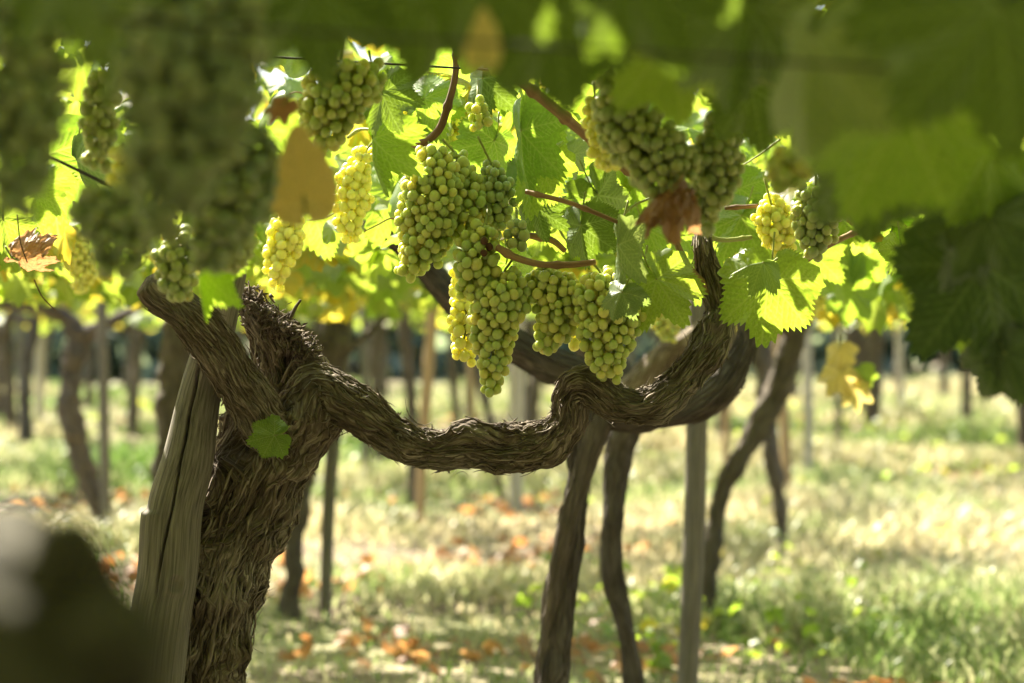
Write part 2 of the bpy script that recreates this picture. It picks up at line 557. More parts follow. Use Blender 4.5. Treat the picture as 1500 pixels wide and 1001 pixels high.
# ------------------------------------------------------------------ leaves
def leaf_mesh(name, rings, nang, seed, fold=.25, droop=.25, ruffle=.06, teeth=True, lobes=1.0, wid=1.0, crumple=0.0, rad=None):
    rng = np.random.default_rng(seed)
    th = np.linspace(-math.pi, math.pi, nang, endpoint=True)
    ctl = np.radians([0, 24, 47, 76, 104, 132, 158, 172, 180])
    rad = np.array(rad or [1.0, .80 - .14 * lobes, .93, .78 - .14 * lobes, .80, .66, .60, .50, .10])

    def half(sd):
        r = rad * (1 + np.random.default_rng(sd).normal(0, .035, len(rad)))
        r[0] = 1.0
        r[-1] = .1
        return r
    rl, rr = half(seed * 3 + 1), half(seed * 3 + 2)
    ab = np.abs(th)

    def interp(r):
        i = np.clip(np.searchsorted(ctl, ab, 'right') - 1, 0, len(ctl) - 2)
        t = (ab - ctl[i]) / (ctl[i + 1] - ctl[i])
        t = t * t * (3 - 2 * t) * .6 + t * .4
        return r[i] * (1 - t) + r[i + 1] * t
    R = np.where(th < 0, interp(rl), interp(rr))
    if teeth:
        ph = ab * 26 / math.pi * (1 + .12 * np.sin(ab * 3 + seed))
        saw = 1 - np.abs(2 * (ph % 1) - 1)
        big = vn(th * 9, seed, 0, seed)
        R = R * (1 + (saw - .5) * (.085 + .08 * big) * np.clip((math.pi - ab) * 3, 0, 1))
    k = (np.arange(rings + 1) / rings) ** .9
    X = (np.sin(th)[None] * R[None] * k[:, None]) * wid
    Y = np.cos(th)[None] * R[None] * k[:, None]
    # veins
    vein = np.zeros_like(X)
    dmin = np.full_like(X, 9.)
    segs = []
    for ang, L in ((0, .97), (47, .88), (-47, .88), (104, .72), (-104, .72)):
        a = math.radians(ang)
        dx, dy = math.sin(a) * wid, math.cos(a)
        segs.append((0, 0, dx * L, dy * L, .016))
        side0 = 1
        for q in np.arange(.16, .92, .115):
            for sd in (-1, 1):
                a2 = a + sd * math.radians(46 + rng.normal(0, 4))
                l2 = L * (.36 - .26 * abs(q - .35)) * (1.25 - q * .5)
                bx, by = dx * L * q, dy * L * q
                segs.append((bx, by, bx + math.sin(a2) * l2, by + math.cos(a2) * l2, .007))
    for (x0, y0, x1, y1, w) in segs:
        ex, ey = x1 - x0, y1 - y0
        ll = ex * ex + ey * ey
        t = np.clip(((X - x0) * ex + (Y - y0) * ey) / ll, 0, 1)
        d = np.hypot(X - x0 - ex * t, Y - y0 - ey * t)
        ww = w * (1.15 - .75 * t) + .003
        vein = np.maximum(vein, np.clip(1.3 - d / ww, 0, 1))
        dmin = np.minimum(dmin, d / (1 if w > .01 else .8))
    quilt = np.clip(dmin / .05, 0, 1) ** .7
    rho = np.hypot(X, Y)
    Z = -fold * np.abs(X) ** 1.15 * (.4 + .6 * (fbm(X * 1.3 + 9, Y * 1.3, seed, seed, 2))) * 1.4
    Z += -droop * np.clip(rho, 0, 2) ** 2
    Z += ruffle * np.sin(th[None] * rng.integers(5, 8) + rng.uniform(0, 6)) * k[:, None] ** 2
    Z += (fbm(X * 2.6, Y * 2.6, seed * 1.7, seed, 3) - .5) * .16 * k[:, None]
    Z += quilt * .014
    if crumple:
        Z += (np.abs(fbm(X * 4, Y * 4, seed, seed + 3, 3) - .5)) * 2.2 * crumple * k[:, None] - .3 * crumple
        X = X * (1 - .35 * crumple * k[:, None]) + (fbm(X * 5, Y * 5, 3, seed + 8, 2) - .5) * .3 * crumple
    V = np.stack([X, Y, Z], -1)[1:].reshape(-1, 3)
    V = np.concatenate([[[0, 0, 0]], V])
    vv = np.concatenate([[1], vein[1:].ravel()])
    q = []
    ii = np.arange(rings - 1)[:, None] * nang + 1
    jj = np.arange(nang - 1)[None]
    q = np.stack([ii + jj, ii + nang + jj, ii + nang + jj + 1, ii + jj + 1], -1).reshape(-1, 4)
    j = np.arange(nang - 1)
    tri = np.stack([np.zeros(nang - 1, int), 1 + j, 2 + j], -1)
    luv = V * [1, 1, 0]
    return V, [q, tri], vv, luv


HERO = []
for k in range(9):
    kw = dict(fold=[.18, .35, .10, .55, .25, .4, .2, .9, .3][k], droop=[.22, .10, .30, .18, .38, .05, .25, .35, .15][k],
              ruffle=[.05, .07, .04, .06, .08, .05, .09, .05, .06][k], lobes=[1, .6, 1.2, .8, .5, 1.1, .9, .7, .4][k],
              wid=[1, 1.05, .95, 1, 1.08, .95, 1, .9, 1][k])
    V, F, vv, lu = leaf_mesh("h", 30, 241, 40 + k, **kw)
    HERO.append(mk_mesh("leaf_blade", V, F, dict(vein=vv, luv=lu)))
V, F, vv, lu = leaf_mesh('h', 30, 241, 60, fold=.12, droop=.12, ruffle=.03, teeth=False, rad=[1.0, .70, .58, .54, .55, .52, .46, .42, .40])
HERO.append(mk_mesh('leaf_blade', V, F, dict(vein=vv, luv=lu)))
DRYM = []
for k in range(3):
    V, F, vv, lu = leaf_mesh("d", 26, 161, 80 + k, fold=.9, droop=.7, ruffle=.12, lobes=.7, crumple=.42 + .2 * k)
    DRYM.append(mk_mesh("dry_blade", V, F, dict(vein=vv, luv=lu)))
MIDL = [leaf_mesh("m", 6, 73, 100 + k, fold=.15 + .12 * (k % 4), droop=.1 + .1 * (k % 3), ruffle=.06, lobes=.5 + .25 * (k % 4)) for k in range(7)]
LOWL = [leaf_mesh("l", 2, 23, 130 + k, fold=.2 + .1 * (k % 3), droop=.15 + .1 * (k % 3), ruffle=.05, teeth=False) for k in range(5)]
TINY = [leaf_mesh("t", 1, 12, 150 + k, fold=.2, droop=.2, ruffle=.05, teeth=False) for k in range(3)]


def leaf_rot(n, rng, up=.6, hang=.5):
    """random leaf frames: normals lean up, tips hang; returns (n,3,3) with columns side, tip, normal"""
    nr = rng.normal(0, 1, (n, 3))
    nr[:, 2] = np.abs(nr[:, 2]) * .6 + up
    nr /= np.linalg.norm(nr, axis=1)[:, None]
    tp = rng.normal(0, 1, (n, 3))
    tp[:, 2] -= hang * 2
    tp -= nr * np.sum(tp * nr, 1)[:, None]
    tp /= np.linalg.norm(tp, axis=1)[:, None] + 1e-9
    sd = np.cross(tp, nr)
    return np.stack([sd, tp, nr], -1)


def leaf_mass(acc, protos, pos, size, R, rng):
    which = rng.integers(0, len(protos), len(pos))
    for k, (V, F, vv, lu) in enumerate(protos):
        m = np.where(which == k)[0]
        if not len(m):
            continue
        VV = np.einsum('nij,vj->nvi', R[m], V) * size[m][:, None, None] + pos[m][:, None]
        nv = len(V)
        offs = (np.arange(len(m)) * nv)[:, None, None]
        FF = [(f[None] + offs).reshape(-1, f.shape[1]) for f in F]
        rep = np.tile(lu, (len(m), 1)) + np.repeat(rng.uniform(0, 50, (len(m), 1)), nv, 0)
        acc.add(VV.reshape(-1, 3), FF, vein=np.tile(vv, len(m)), luv=rep)


# rays from sunlit spots of the photo towards the sun: the canopy has gaps there
GAPS = []
SHADE_NEAR = [(P(620, 30, 2.0), .09), (P(470, 40, 1.85), .08), (P(960, 90, 2.15), .08), (P(442, 262, 2.1), .09), (P(1425, 430, 2.4), .15), (P(1375, 330, 2.36), .09), (P(1470, 480, 2.4), .1), (P(285, 150, 1.32), .08), (P(340, 300, 2.05), .07), (P(960, 210, 2.75), .04)]


def gap(px, py, D, r):
    GAPS.append((P(px, py, D), r))


gap(415, 355, 3.95, .085); gap(405, 400, 3.95, .06)
gap(500, 290, 3.75, .06); gap(530, 255, 3.75, .05)
gap(668, 415, 3.62, .045); gap(672, 490, 3.62, .045); gap(680, 530, 3.62, .02)
gap(790, 500, 3.58, .03); gap(845, 500, 3.58, .02); gap(600, 225, 3.6, .03); gap(640, 235, 3.6, .02)
gap(1125, 310, 3.70, .07); gap(1190, 350, 3.95, .04)
gap(875, 180, 2.9, .04); gap(885, 235, 2.9, .03); gap(175, 265, 2.7, .05)
gap(75, 250, 3.8, .11); gap(760, 140, 3.9, .09); gap(610, 100, 4.0, .1); gap(800, 150, 4.2, .1)
gap(415, 485, 3.57, .08); gap(725, 635, 3.55, .09); gap(650, 632, 3.55, .07); gap(800, 628, 3.55, .06); gap(90, 770, .85, .03); gap(900, 570, 3.52, .04); gap(370, 445, 3.55, .04)
gap(215, 700, 3.4, .05); gap(600, 320, 4.4, .15); gap(450, 330, 4.4, .12); gap(930, 380, 4.2, .12); gap(1010, 330, 4.2, .12)
gap(1080, 300, 4.2, .1); gap(1300, 330, 4.2, .12); gap(840, 240, 4.2, .1); gap(30, 330, 4.4, .12); gap(700, 100, 4.4, .1)
gap(560, 620, 3.55, .03); gap(1240, 560, 6.2, .15); gap(1190, 425, 5.8, .12); gap(1105, 340, 4.4, .1)


def gap_mask(pos, extra=.03):
    keep = np.ones(len(pos), bool)
    for c, r in GAPS:
        d = pos - c
        t = d @ TO_SUN
        perp = np.linalg.norm(d - t[:, None] * TO_SUN, axis=1)
        keep &= ~((t > .02) & (perp < r + extra))
    return keep


# ------------------------------------------------------------------ ground
def gz(x, y):
    return (fbm(np.asarray(x) * .35 + 40, np.asarray(y) * .35, 1.5, 3, 3) - .5) * .22 + (fbm(np.asarray(x) * 2.1, np.asarray(y) * 2.1, .5, 4, 2) - .5) * .05


def build_ground():
    ys = np.concatenate([np.linspace(-12, 0, 16, endpoint=False), np.linspace(0, 40, 180, endpoint=False), np.linspace(40, 260, 50)])
    xs = np.concatenate([np.linspace(-120, -14, 20, endpoint=False), np.linspace(-14, 14, 150, endpoint=False), np.linspace(14, 120, 21)])
    X, Y = np.meshgrid(xs, ys)
    Z = gz(X, Y)
    nx = len(xs)
    i = np.arange(len(ys) - 1)[:, None] * nx
    j = np.arange(nx - 1)[None]
    q = np.stack([i + j, i + j + 1, i + nx + j + 1, i + nx + j], -1).reshape(-1, 4)
    m, nt, out = new_mat("vineyard_soil")
    tc = N_(nt, "ShaderNodeTexCoord").outputs['Object']
    n1 = noise_(nt, tc, .9, 5, .6)
    n2 = noise_(nt, tc, 14, 4, .7)
    n3 = noise_(nt, tc, .45, 3, .5)
    c = ramp(nt, n1, [(.38, (.12, .09, .065)), (.52, (.25, .205, .145)), (.64, (.38, .33, .235))])
    c = mixrgb(nt, ramp(nt, n3, [(.48, (0, 0, 0)), (.62, (.75, .75, .75))]), c, (.13, .17, .055))
    c = mixrgb(nt, 1.0, c, ramp(nt, n2, [(.3, (.6, .6, .6)), (.7, (1.25, 1.25, 1.25))]), 'MULTIPLY')
    pr = N_(nt, "ShaderNodeBsdfPrincipled")
    pr.inputs['Roughness'].default_value = 1
    pr.inputs['Specular IOR Level'].default_value = .1
    nt.links.new(c, pr.inputs['Base Color'])
    bp = N_(nt, "ShaderNodeBump")
    bp.inputs['Distance'].default_value = .03
    nt.links.new(n2, bp.inputs['Height'])
    nt.links.new(bp.outputs[0], pr.inputs['Normal'])
    nt.links.new(pr.outputs[0], out.inputs[0])
    o = link("ground", mk_mesh("ground", np.stack([X, Y, Z], -1).reshape(-1, 3), q), m)
    tag(o, "dry vineyard soil with straw and patchy green cover", "ground", kind="structure")


build_ground()


def grass_mat():
    m, nt, out = new_mat("meadow_grass")
    a = attr_(nt, "hue").outputs['Fac']
    c = ramp(nt, a, [(0, (.13, .24, .04)), (.3, (.26, .34, .11)), (.55, (.44, .45, .24)), (1, (.62, .54, .33))])
    d = N_(nt, "ShaderNodeBsdfDiffuse")
    t = N_(nt, "ShaderNodeBsdfTranslucent")
    nt.links.new(c, d.inputs[0]); nt.links.new(c, t.inputs[0])
    mx = N_(nt, "ShaderNodeMixShader"); mx.inputs[0].default_value = .42
    nt.links.new(d.outputs[0], mx.inputs[1]); nt.links.new(t.outputs[0], mx.inputs[2])
    gl = N_(nt, "ShaderNodeBsdfGlossy"); gl.inputs['Roughness'].default_value = .35
    mg = N_(nt, "ShaderNodeMixShader"); mg.inputs[0].default_value = .025
    nt.links.new(mx.outputs[0], mg.inputs[1]); nt.links.new(gl.outputs[0], mg.inputs[2])
    nt.links.new(mg.outputs[0], out.inputs[0])
    return m


def build_grass():
    rng = np.random.default_rng(21)
    n = 150000
    Y = 5.0 * (46 / 5.0) ** rng.random(n)
    X = (rng.random(n) - .5) * 2 * (Y * .25 + .6)
    dens = fbm(X * .55 + 7, Y * .4, 2.2, 31, 3)
    # thinner on the worn strips between the rows, thicker to the right
    dens = dens + np.clip((X - .6) / (Y * .25), -.4, 1) * .10
    dens -= .09 * np.exp(-((Y - 7.7) / .55) ** 2) * (X < 1.0)
    dens -= .13 * np.exp(-((Y - 14.5) / 1.2) ** 2)
    keep = rng.random(n) < np.clip((dens - .32) * 5, .22, 1)
    X, Y, dens = X[keep], Y[keep], dens[keep]
    n = len(X)
    Z = gz(X, Y)
    hgt = (.05 + .17 * np.clip((dens - .35) * 3, 0, 1)) * rng.uniform(.45, 1.25, n) * (1 + Y / 60)
    w = rng.uniform(.0022, .0048, n) * (1 + Y / 9)
    az = rng.uniform(0, 2 * math.pi, n)
    bend = rng.uniform(.1, .9, n) * hgt
    b = np.stack([X, Y, Z - .01], -1)
    dirv = np.stack([np.cos(az), np.sin(az), 0 * az], -1)
    sd = np.stack([-np.sin(az + rng.uniform(-1, 1, n)), np.cos(az), 0 * az], -1)
    V = []
    for k, wk in ((0, 1), (.45, .85), (.8, .5), (1, .05)):
        c = b + dirv * (bend * k ** 2)[:, None] + np.array([0, 0, 1]) * (hgt * (k - .25 * k ** 3))[:, None]
        V += [c - sd * (w * wk)[:, None], c + sd * (w * wk)[:, None]]
    V = np.stack(V, 1)
    base = (np.arange(n) * 8)[:, None, None]
    f = np.array([[0, 1, 3, 2], [2, 3, 5, 4], [4, 5, 7, 6]])
    F = (f[None] + base).reshape(-1, 4)
    hue = np.clip(fbm(X * .8, Y * .6, 9, 77, 3) * 1.7 - .42 + .07 + .14 * np.clip(X, -.5, 1.2) + rng.normal(0, .16, n), 0, 1)
    me = mk_mesh("grass", V.reshape(-1, 3), F, dict(hue=np.repeat(hue, 8)))
    tag(link("grass", me, grass_mat()), "sunlit green and straw coloured grass across the vineyard floor", "grass", kind="stuff")
    # low broad-leaved weeds
    acc = Acc()
    k = 2800
    Y = 5.6 * (34 / 5.6) ** rng.random(k * 3)
    X = (rng.random(k * 3) - .5) * 2 * (Y * .24 + .4)
    d = fbm(X * .5 + 70, Y * .35, 4, 55, 2) + np.clip(X / 4, -.12, .12)
    s = np.argsort(-d)[:k]
    X, Y = X[s], Y[s]
    pos = np.stack([X, Y, gz(X, Y) + rng.uniform(.01, .22, k) * rng.random(k)], -1)
    leaf_mass(acc, TINY, pos, rng.uniform(.014, .035, k) * (1 + Y / 30), leaf_rot(k, rng, 1.0, 0), rng)
    tag(link("weeds", acc.mesh("weeds"), M['leaf_mass']), "low leafy green weeds growing through the grass", "weeds", kind="stuff")
    # fallen leaves
    acc = Acc()
    k = 6500
    Y = 5.8 * (30 / 5.8) ** rng.random(k)
    X = (rng.random(k) - .5) * 2 * (Y * .24 + .3)
    d = fbm(X * .9 + 3, Y * .8, 8, 91, 3)
    d = d + .11 * np.exp(-((Y - 7.5) / .5) ** 2) * (np.abs(X) < 1.1) + .05 * np.exp(-((Y - 9.8) / .5) ** 2) * (X < .3) 
    s = rng.random(k) < np.clip((d - .52) * 5, 0.02, 1)
    X, Y = X[s], Y[s]
    pos = np.stack([X, Y, gz(X, Y) + rng.uniform(.012, .05, len(X))], -1)
    leaf_mass(acc, LOWL, pos, rng.uniform(.03, .065, len(X)), leaf_rot(len(X), rng, .9, 0), rng)
    fm = leaf_mat("fallen_leaf", (.28, .12, .055), (.46, .30, .18), (.42, .15, .05), (.52, .30, .12), (.4, .22, .1), under=0, gloss=.03)
    tag(link("fallen_leaves", acc.mesh("fallen_leaves"), fm), "scattered orange and russet fallen vine leaves on the ground", "leaf litter", kind="stuff")


build_grass()

# ------------------------------------------------------------------ vines and posts
VINES = []       # (root, xy centre) for handing out foliage


def wctrl(px):
    return [(*P(a, b, d), MM(r, d)) for a, b, d, r in px]


def vine(label, base, cat="grapevine", group=None, name="grapevine"):
    bx, by = base
    r = empty(name, (bx, by, float(gz(bx, by))), label, cat, group)
    VINES.append(r)
    return r


def part_tube(name, root, px, mat, nu=28, ds=.012, disp=None, nstrips=0, seed=1, label=None, world=False, **sk):
    t = tube(px if world else wctrl(px), nu, ds, disp)
    acc = Acc()
    add_tube(acc, t)
    if nstrips:
        strips(acc, t, nstrips, np.random.default_rng(seed), **sk)
        if nstrips > 300:      # a few long loose frays that stand off the bark
            strips(acc, t, nstrips // 9, np.random.default_rng(seed + 1), lmin=.03, lmax=.09, curl=.034, wmin=.0006, wmax=.002, facing=False)
    o = link(name, acc.mesh(name, root.location), mat, root)
    if label:
        o["label"] = label
    return o


# --- the old vine in focus
D0 = 3.58
rv = vine("thick gnarled old vine with peeling stringy bark, its winding arm in sharp focus", tuple(P(255, 1500, D0)[:2]))
HOLE = P(428, 546, 3.555)
t_trunk = wctrl([(235, 1560, 3.60, 86), (262, 1200, 3.60, 80), (286, 1010, 3.60, 72), (316, 860, 3.60, 66), (362, 730, 3.60, 66), (392, 645, 3.60, 68),
                 (418, 578, 3.60, 54), (414, 530, 3.60, 42), (396, 490, 3.60, 32), (371, 452, 3.60, 18), (358, 424, 3.60, 9)])
part_tube("trunk", rv, t_trunk, M['bark'], 330, .0016,
          bark_disp(3, 1.7, .015, 1.2, F=1 / .0105, holes=[(HOLE, (.022, .06, .027), .045), (P(425, 690, 3.53), (.03, .05, .03), -.014), (P(360, 800, 3.53), (.03, .05, .05), -.010)], crust=.004), 1350, 5, world=True, lmin=.025, lmax=.17, wmax=.0042, curl=.013)
arm_b = wctrl([(404, 690, 3.58, 40), (430, 640, 3.565, 42), (458, 592, 3.555, 42), (482, 574, 3.55, 39), (520, 594, 3.54, 33), (585, 640, 3.54, 33), (635, 660, 3.54, 27), (690, 657, 3.54, 29),
               (745, 664, 3.54, 31), (795, 650, 3.54, 28), (832, 616, 3.53, 25), (836, 578, 3.52, 26), (862, 567, 3.51, 28), (905, 594, 3.50, 25), (945, 595, 3.50, 26), (985, 569, 3.50, 24), (1016, 534, 3.51, 23), (1043, 497, 3.53, 23), (1054, 463, 3.54, 22), (1047, 430, 3.54, 17), (1036, 395, 3.54, 13), (1030, 365, 3.54, 11), (1029, 338, 3.55, 9)])
part_tube("arm", rv, arm_b, M['bark'], 190, .0016, bark_disp(23, .95, .018, 1.6, F=1 / .0095, stretch=2.6, crust=.008, holes=[(P(735, 655, 3.50), (.022, .03, .010), .016), (P(838, 556, 3.49), (.02, .03, .014), -.012), (P(690, 640, 3.53), (.03, .03, .012), -.008), (P(600, 650, 3.53), (.02, .03, .02), -.010), (P(1046, 470, 3.51), (.016, .03, .016), -.010)]), 1300, 9, world=True, lmin=.008, lmax=.055, curl=.011, wmax=.0034,
          label="long arm dipping in a curve under the grapes")
arm_a = wctrl([(420, 662, 3.57, 34), (400, 634, 3.53, 37), (369, 590, 3.48, 30), (342, 552, 3.45, 26), (322, 516, 3.43, 27), (292, 477, 3.41, 28), (256, 444, 3.40, 25), (232, 424, 3.39, 24), (220, 412, 3.385, 23)])
part_tube("arm", rv, arm_a, M['bark'], 190, .0016, bark_disp(43, 1.05, .012, 1.0, F=1 / .0095, stretch=1.3, crust=.005), 420, 13, world=True, lmin=.03, lmax=.10, curl=.010,
          label="short arm crossing in front of the post to a sawn end")
acc = Acc()     # frayed bark tuft and torn fibres on the head of the vine
rg = np.random.default_rng(77)
for k in range(420):
    u_ = rg.random()
    c = P(352 + 110 * u_ + rg.normal(0, 7), 432 + 88 * u_ + rg.normal(0, 11), 3.555 + rg.normal(0, .014))
    dv = rg.normal(0, 1, 3) * [1, .8, .7] + [.2, -.2, .25]
    dv /= np.linalg.norm(dv)
    sv = np.cross(dv, rg.normal(0, 1, 3)); sv /= np.linalg.norm(sv)
    nv_ = np.cross(dv, sv)
    L_, w_f = rg.uniform(.006, .022), rg.uniform(.0012, .004)
    q_ = [c - dv * L_ * .4, c + nv_ * L_ * .1, c + dv * L_ * .6 + nv_ * L_ * rg.uniform(-.1, .3)]
    VV = []
    for z_, k_ in zip(q_, (.7, 1, .3)):
        VV += [z_ - sv * w_f * k_, z_ + nv_ * w_f * .5, z_ + sv * w_f * k_, z_ - nv_ * w_f * .3]
    FQ = [[b_ + e, b_ + (e + 1) % 4, b_ + 4 + (e + 1) % 4, b_ + 4 + e] for b_ in (0, 4) for e in range(4)] + [[0, 3, 2, 1], [8, 9, 10, 11]]
    acc.add(np.array(VV), np.array(FQ), bark=np.tile(rg.uniform(0, .5, (1, 3)), (12, 1)) + rg.normal(0, .002, (12, 3)))
for (x, y, l) in ((425, 468, .028), (412, 590, .022), (414, 560, .03)):
    c = P(x, y, 3.52)
    add_tube(acc, tube([(*c, .003), (*(c + [.008, -.004, l * .6]), .0026), (*(c + [.016, -.006, l]), .0018)], 7, .004))
link("bark_shreds", acc.mesh("bark_shreds", rv.location), M['bark'], rv)
# spur with its pruned stubs above the right end of the arm
part_tube("spur", rv, [(1046, 440, 3.54, 11), (1030, 418, 3.53, 8), (1010, 395, 3.52, 6), (996, 368, 3.51, 5), (985, 338, 3.5, 4.5)], M['cane'], 24, .003, bark_disp(61, .5, .004, 0))
part_tube("spur", rv, [(1022, 420, 3.54, 8), (1006, 404, 3.53, 5), (994, 385, 3.53, 4)], M['bark'], 24, .003, bark_disp(63, .7, .004, 0))


def cane(root, px, mat, nodes=True, nm="cane", ds=.004):
    c = spline(wctrl(px), ds)
    t = tube(wctrl(px), 12, ds, None)
    if nodes:
        sc = 1 + .38 * np.exp(-((((t['s'] + .02) % .075) - .037) / .005) ** 2)
        t['V'] = t['p'][:, None] + (t['V'] - t['p'][:, None]) * sc[:, None, None]
    acc = Acc()
    add_tube(acc, t)
    return link(nm, acc.mesh(nm, root.location), mat, root)


cane(rv, [(668, 65, 3.5, 5), (667, 110, 3.5, 5), (656, 155, 3.5, 5.5), (643, 190, 3.52, 6), (618, 210, 3.54, 5), (585, 214, 3.56, 5)], M['cane_dark'])
cane(rv, [(720, 90, 3.2, 7), (765, 122, 3.25, 7.5), (815, 162, 3.3, 8), (860, 200, 3.36, 7.5), (900, 235, 3.4, 7), (950, 275, 3.44, 6), (985, 335, 3.5, 5)], M['cane'])
cane(rv, [(728, 362, 3.48, 5.5), (752, 376, 3.48, 5.5), (790, 387, 3.48, 5), (835, 388, 3.48, 5), (872, 384, 3.48, 4.5)], M['cane'])
cane(rv, [(770, 281, 3.44, 3.6), (830, 296, 3.42, 3.6), (872, 312, 3.41, 3.4), (915, 330, 3.42, 3.0), (950, 344, 3.44, 2.6)], M['cane'])
cane(rv, [(1125, 399, 3.55, 5), (1165, 390, 3.56, 5.5), (1205, 364, 3.58, 5), (1245, 344, 3.62, 4), (1265, 338, 3.64, 3.5), (1310, 312, 3.68, 2.5)], M['cane'])
cane(rv, [(1030, 345, 3.57, 4), (1060, 352, 3.6, 3.5), (1100, 348, 3.65, 3.2)], M['stem'])
cane(rv, [(1062, 305, 3.7, 3.2), (1110, 302, 3.7, 3)], M['cane_dark'])
cane(rv, [(775, 345, 3.62, 5), (808, 352, 3.62, 5), (828, 368, 3.62, 4)], M['cane'])
cane(rv, [(538, 324, 4.55, 10), (560, 338, 4.5, 9), (585, 345, 4.5, 7)], M['bark_dark'], nm="cane")

rq = random.Random(31)
for k in range(16):
    x, y, D = rq.uniform(470, 1290), rq.uniform(120, 350), rq.uniform(3.6, 4.3)
    a_, l_ = rq.uniform(-.9, .9) + (3.14 if rq.random() < .5 else 0), rq.uniform(50, 120)
    r_ = rq.uniform(1.1, 2.6)
    pts_ = [(x + math.cos(a_) * l_ * t_ + rq.uniform(-5, 5), y + math.sin(a_) * l_ * t_ + rq.uniform(-5, 5) + 14 * t_ * t_, D + rq.uniform(-.02, .02), r_ * (1 - .45 * t_)) for t_ in (0, .25, .5, .75, 1)]
    cane(rv, pts_, M['stem'] if k % 3 else M['cane'], nm="shoot")

# --- second vine, close behind
r2 = vine("dark twisted vine trunk just behind the sharp arm, its own arm slanting up left", tuple(P(790, 1270, 4.7)[:2]))
ct = [(782, 1290, 4.72, 23), (796, 1110, 4.72, 20), (806, 1000, 4.72, 19), (824, 850, 4.72, 17), (842, 730, 4.72, 18), (860, 640, 4.72, 23), (884, 585, 4.72, 25)]
w = wctrl(ct)
part_tube("trunk", r2, [(p[0] - .008 * math.cos(k * 1.1), p[1] - .010 * math.sin(k * 1.1), p[2], p[3]) for k, p in enumerate(w)], M['bark_dark'], 120, .004,
          bark_disp(103, 1.2, .012, 4), 260, 15, world=True)
part_tube("trunk", r2, [(p[0] + .015 * math.cos(k * 1.1 + .2), p[1] + .010 * math.sin(k * 1.1) - .010, p[2], p[3] * .72) for k, p in enumerate(w)], M['bark_far'], 100, .004,
          bark_disp(107, 1.2, .012, 4), 160, 17, world=True)
part_tube("arm", r2, [(880, 590, 4.72, 27), (862, 560, 4.72, 24), (800, 532, 4.7, 22), (745, 503, 4.68, 22), (694, 464, 4.66, 21), (652, 422, 4.63, 19), (610, 378, 4.6, 16), (572, 345, 4.56, 13), (540, 326, 4.53, 11)],
          M['bark_dark'], 110, .004, bark_disp(109, 1.1, .012, 3), 180, 19)
part_tube("arm", r2, [(884, 596, 4.72, 24), (930, 608, 4.70, 22), (980, 608, 4.66, 18), (1025, 592, 4.62, 20), (1062, 560, 4.6, 20), (1086, 518, 4.6, 18), (1097, 488, 4.6, 15), (1094, 470, 4.6, 11)],
          M['bark_dark'], 110, .004, bark_disp(113, 1.3, .015, 3), 180, 21)
# --- third vine
r3 = vine("slender brown vine trunk with a knee bend, right of the twisted dark trunk", tuple(P(936, 1149, 5.6)[:2]))
part_tube("trunk", r3, [(940, 1160, 5.6, 18), (928, 1000, 5.6, 15), (915, 920, 5.6, 14), (896, 835, 5.6, 15), (898, 760, 5.6, 14), (903, 700, 5.6, 16), (912, 640, 5.6, 20), (928, 590, 5.6, 25)],
          M['bark_dark'], 80, .006, bark_disp(123, 1.2, .012, 2), 160, 23)
part_tube("arm", r3, [(925, 600, 5.6, 30), (950, 556, 5.58, 26), (985, 518, 5.55, 22), (1010, 500, 5.52, 17), (1032, 480, 5.5, 12)], M['bark'], 70, .006, bark_disp(127, 1.1, .01, 2))
part_tube("arm", r3, [(922, 600, 5.6, 26), (905, 545, 5.65, 22), (880, 520, 5.7, 18), (850, 505, 5.75, 14)], M['bark_dark'], 60, .006, bark_disp(129, 1.1, .01, 2))
# --- leaning vine at right
r4 = vine("dark vine trunk leaning steeply right behind the grey pole", tuple(P(1037, 925, 8.5)[:2]))
part_tube("trunk", r4, [(1034, 940, 8.5, 10.4), (1038, 860, 8.5, 11.2), (1046, 790, 8.5, 12.8), (1062, 710, 8.5, 13.6), (1098, 648, 8.5, 14.4), (1138, 572, 8.5, 15.2), (1164, 492, 8.5, 15.2), (1172, 462, 8.5, 12.0)],
          M['bark_far'], 50, .01, bark_disp(133, 1.6, .02, 2), 110, 25)
part_tube("arm", r4, [(1165, 490, 8.5, 12.8), (1130, 462, 8.4, 9.6), (1085, 452, 8.3, 7.2), (1040, 440, 8.2, 4.8)], M['bark_far'], 40, .01, bark_disp(137, 1.4, .015, 2))
part_tube("arm", r4, [(1168, 480, 8.5, 11.2), (1200, 455, 8.6, 8.0), (1240, 440, 8.7, 5.6)], M['bark_far'], 40, .01, bark_disp(139, 1.4, .015, 2))
# --- vine with a post at mid left
r5 = vine("vine trunk bending left with a pole beside it, seen right of the old vine", tuple(P(424, 905, 8.85)[:2]))
part_tube("trunk", r5, [(424, 915, 8.85, 13.7), (428, 850, 8.85, 12.9), (434, 770, 8.85, 13.7), (452, 660, 8.85, 14.4), (478, 570, 8.85, 16.0), (492, 510, 8.85, 19.0), (497, 470, 8.85, 15.2), (510, 420, 8.85, 8.4)],
          M['bark_far'], 50, .01, bark_disp(143, 1.5, .02, 2), 90, 27)
part_tube("arm", r5, [(490, 520, 8.85, 12.9), (462, 496, 8.8, 9.1), (425, 470, 8.75, 7.6), (400, 448, 8.7, 6.8), (370, 425, 8.65, 5.3), (345, 410, 8.6, 3.8)], M['bark_far'], 36, .01, bark_disp(147, 1.4, .015, 2))
part_tube("arm", r5, [(496, 520, 8.85, 9.1), (525, 500, 8.9, 6.1), (560, 470, 8.95, 4.6), (590, 445, 9.0, 3.0)], M['bark_far'], 30, .01, bark_disp(149, 1.2, .01, 2))
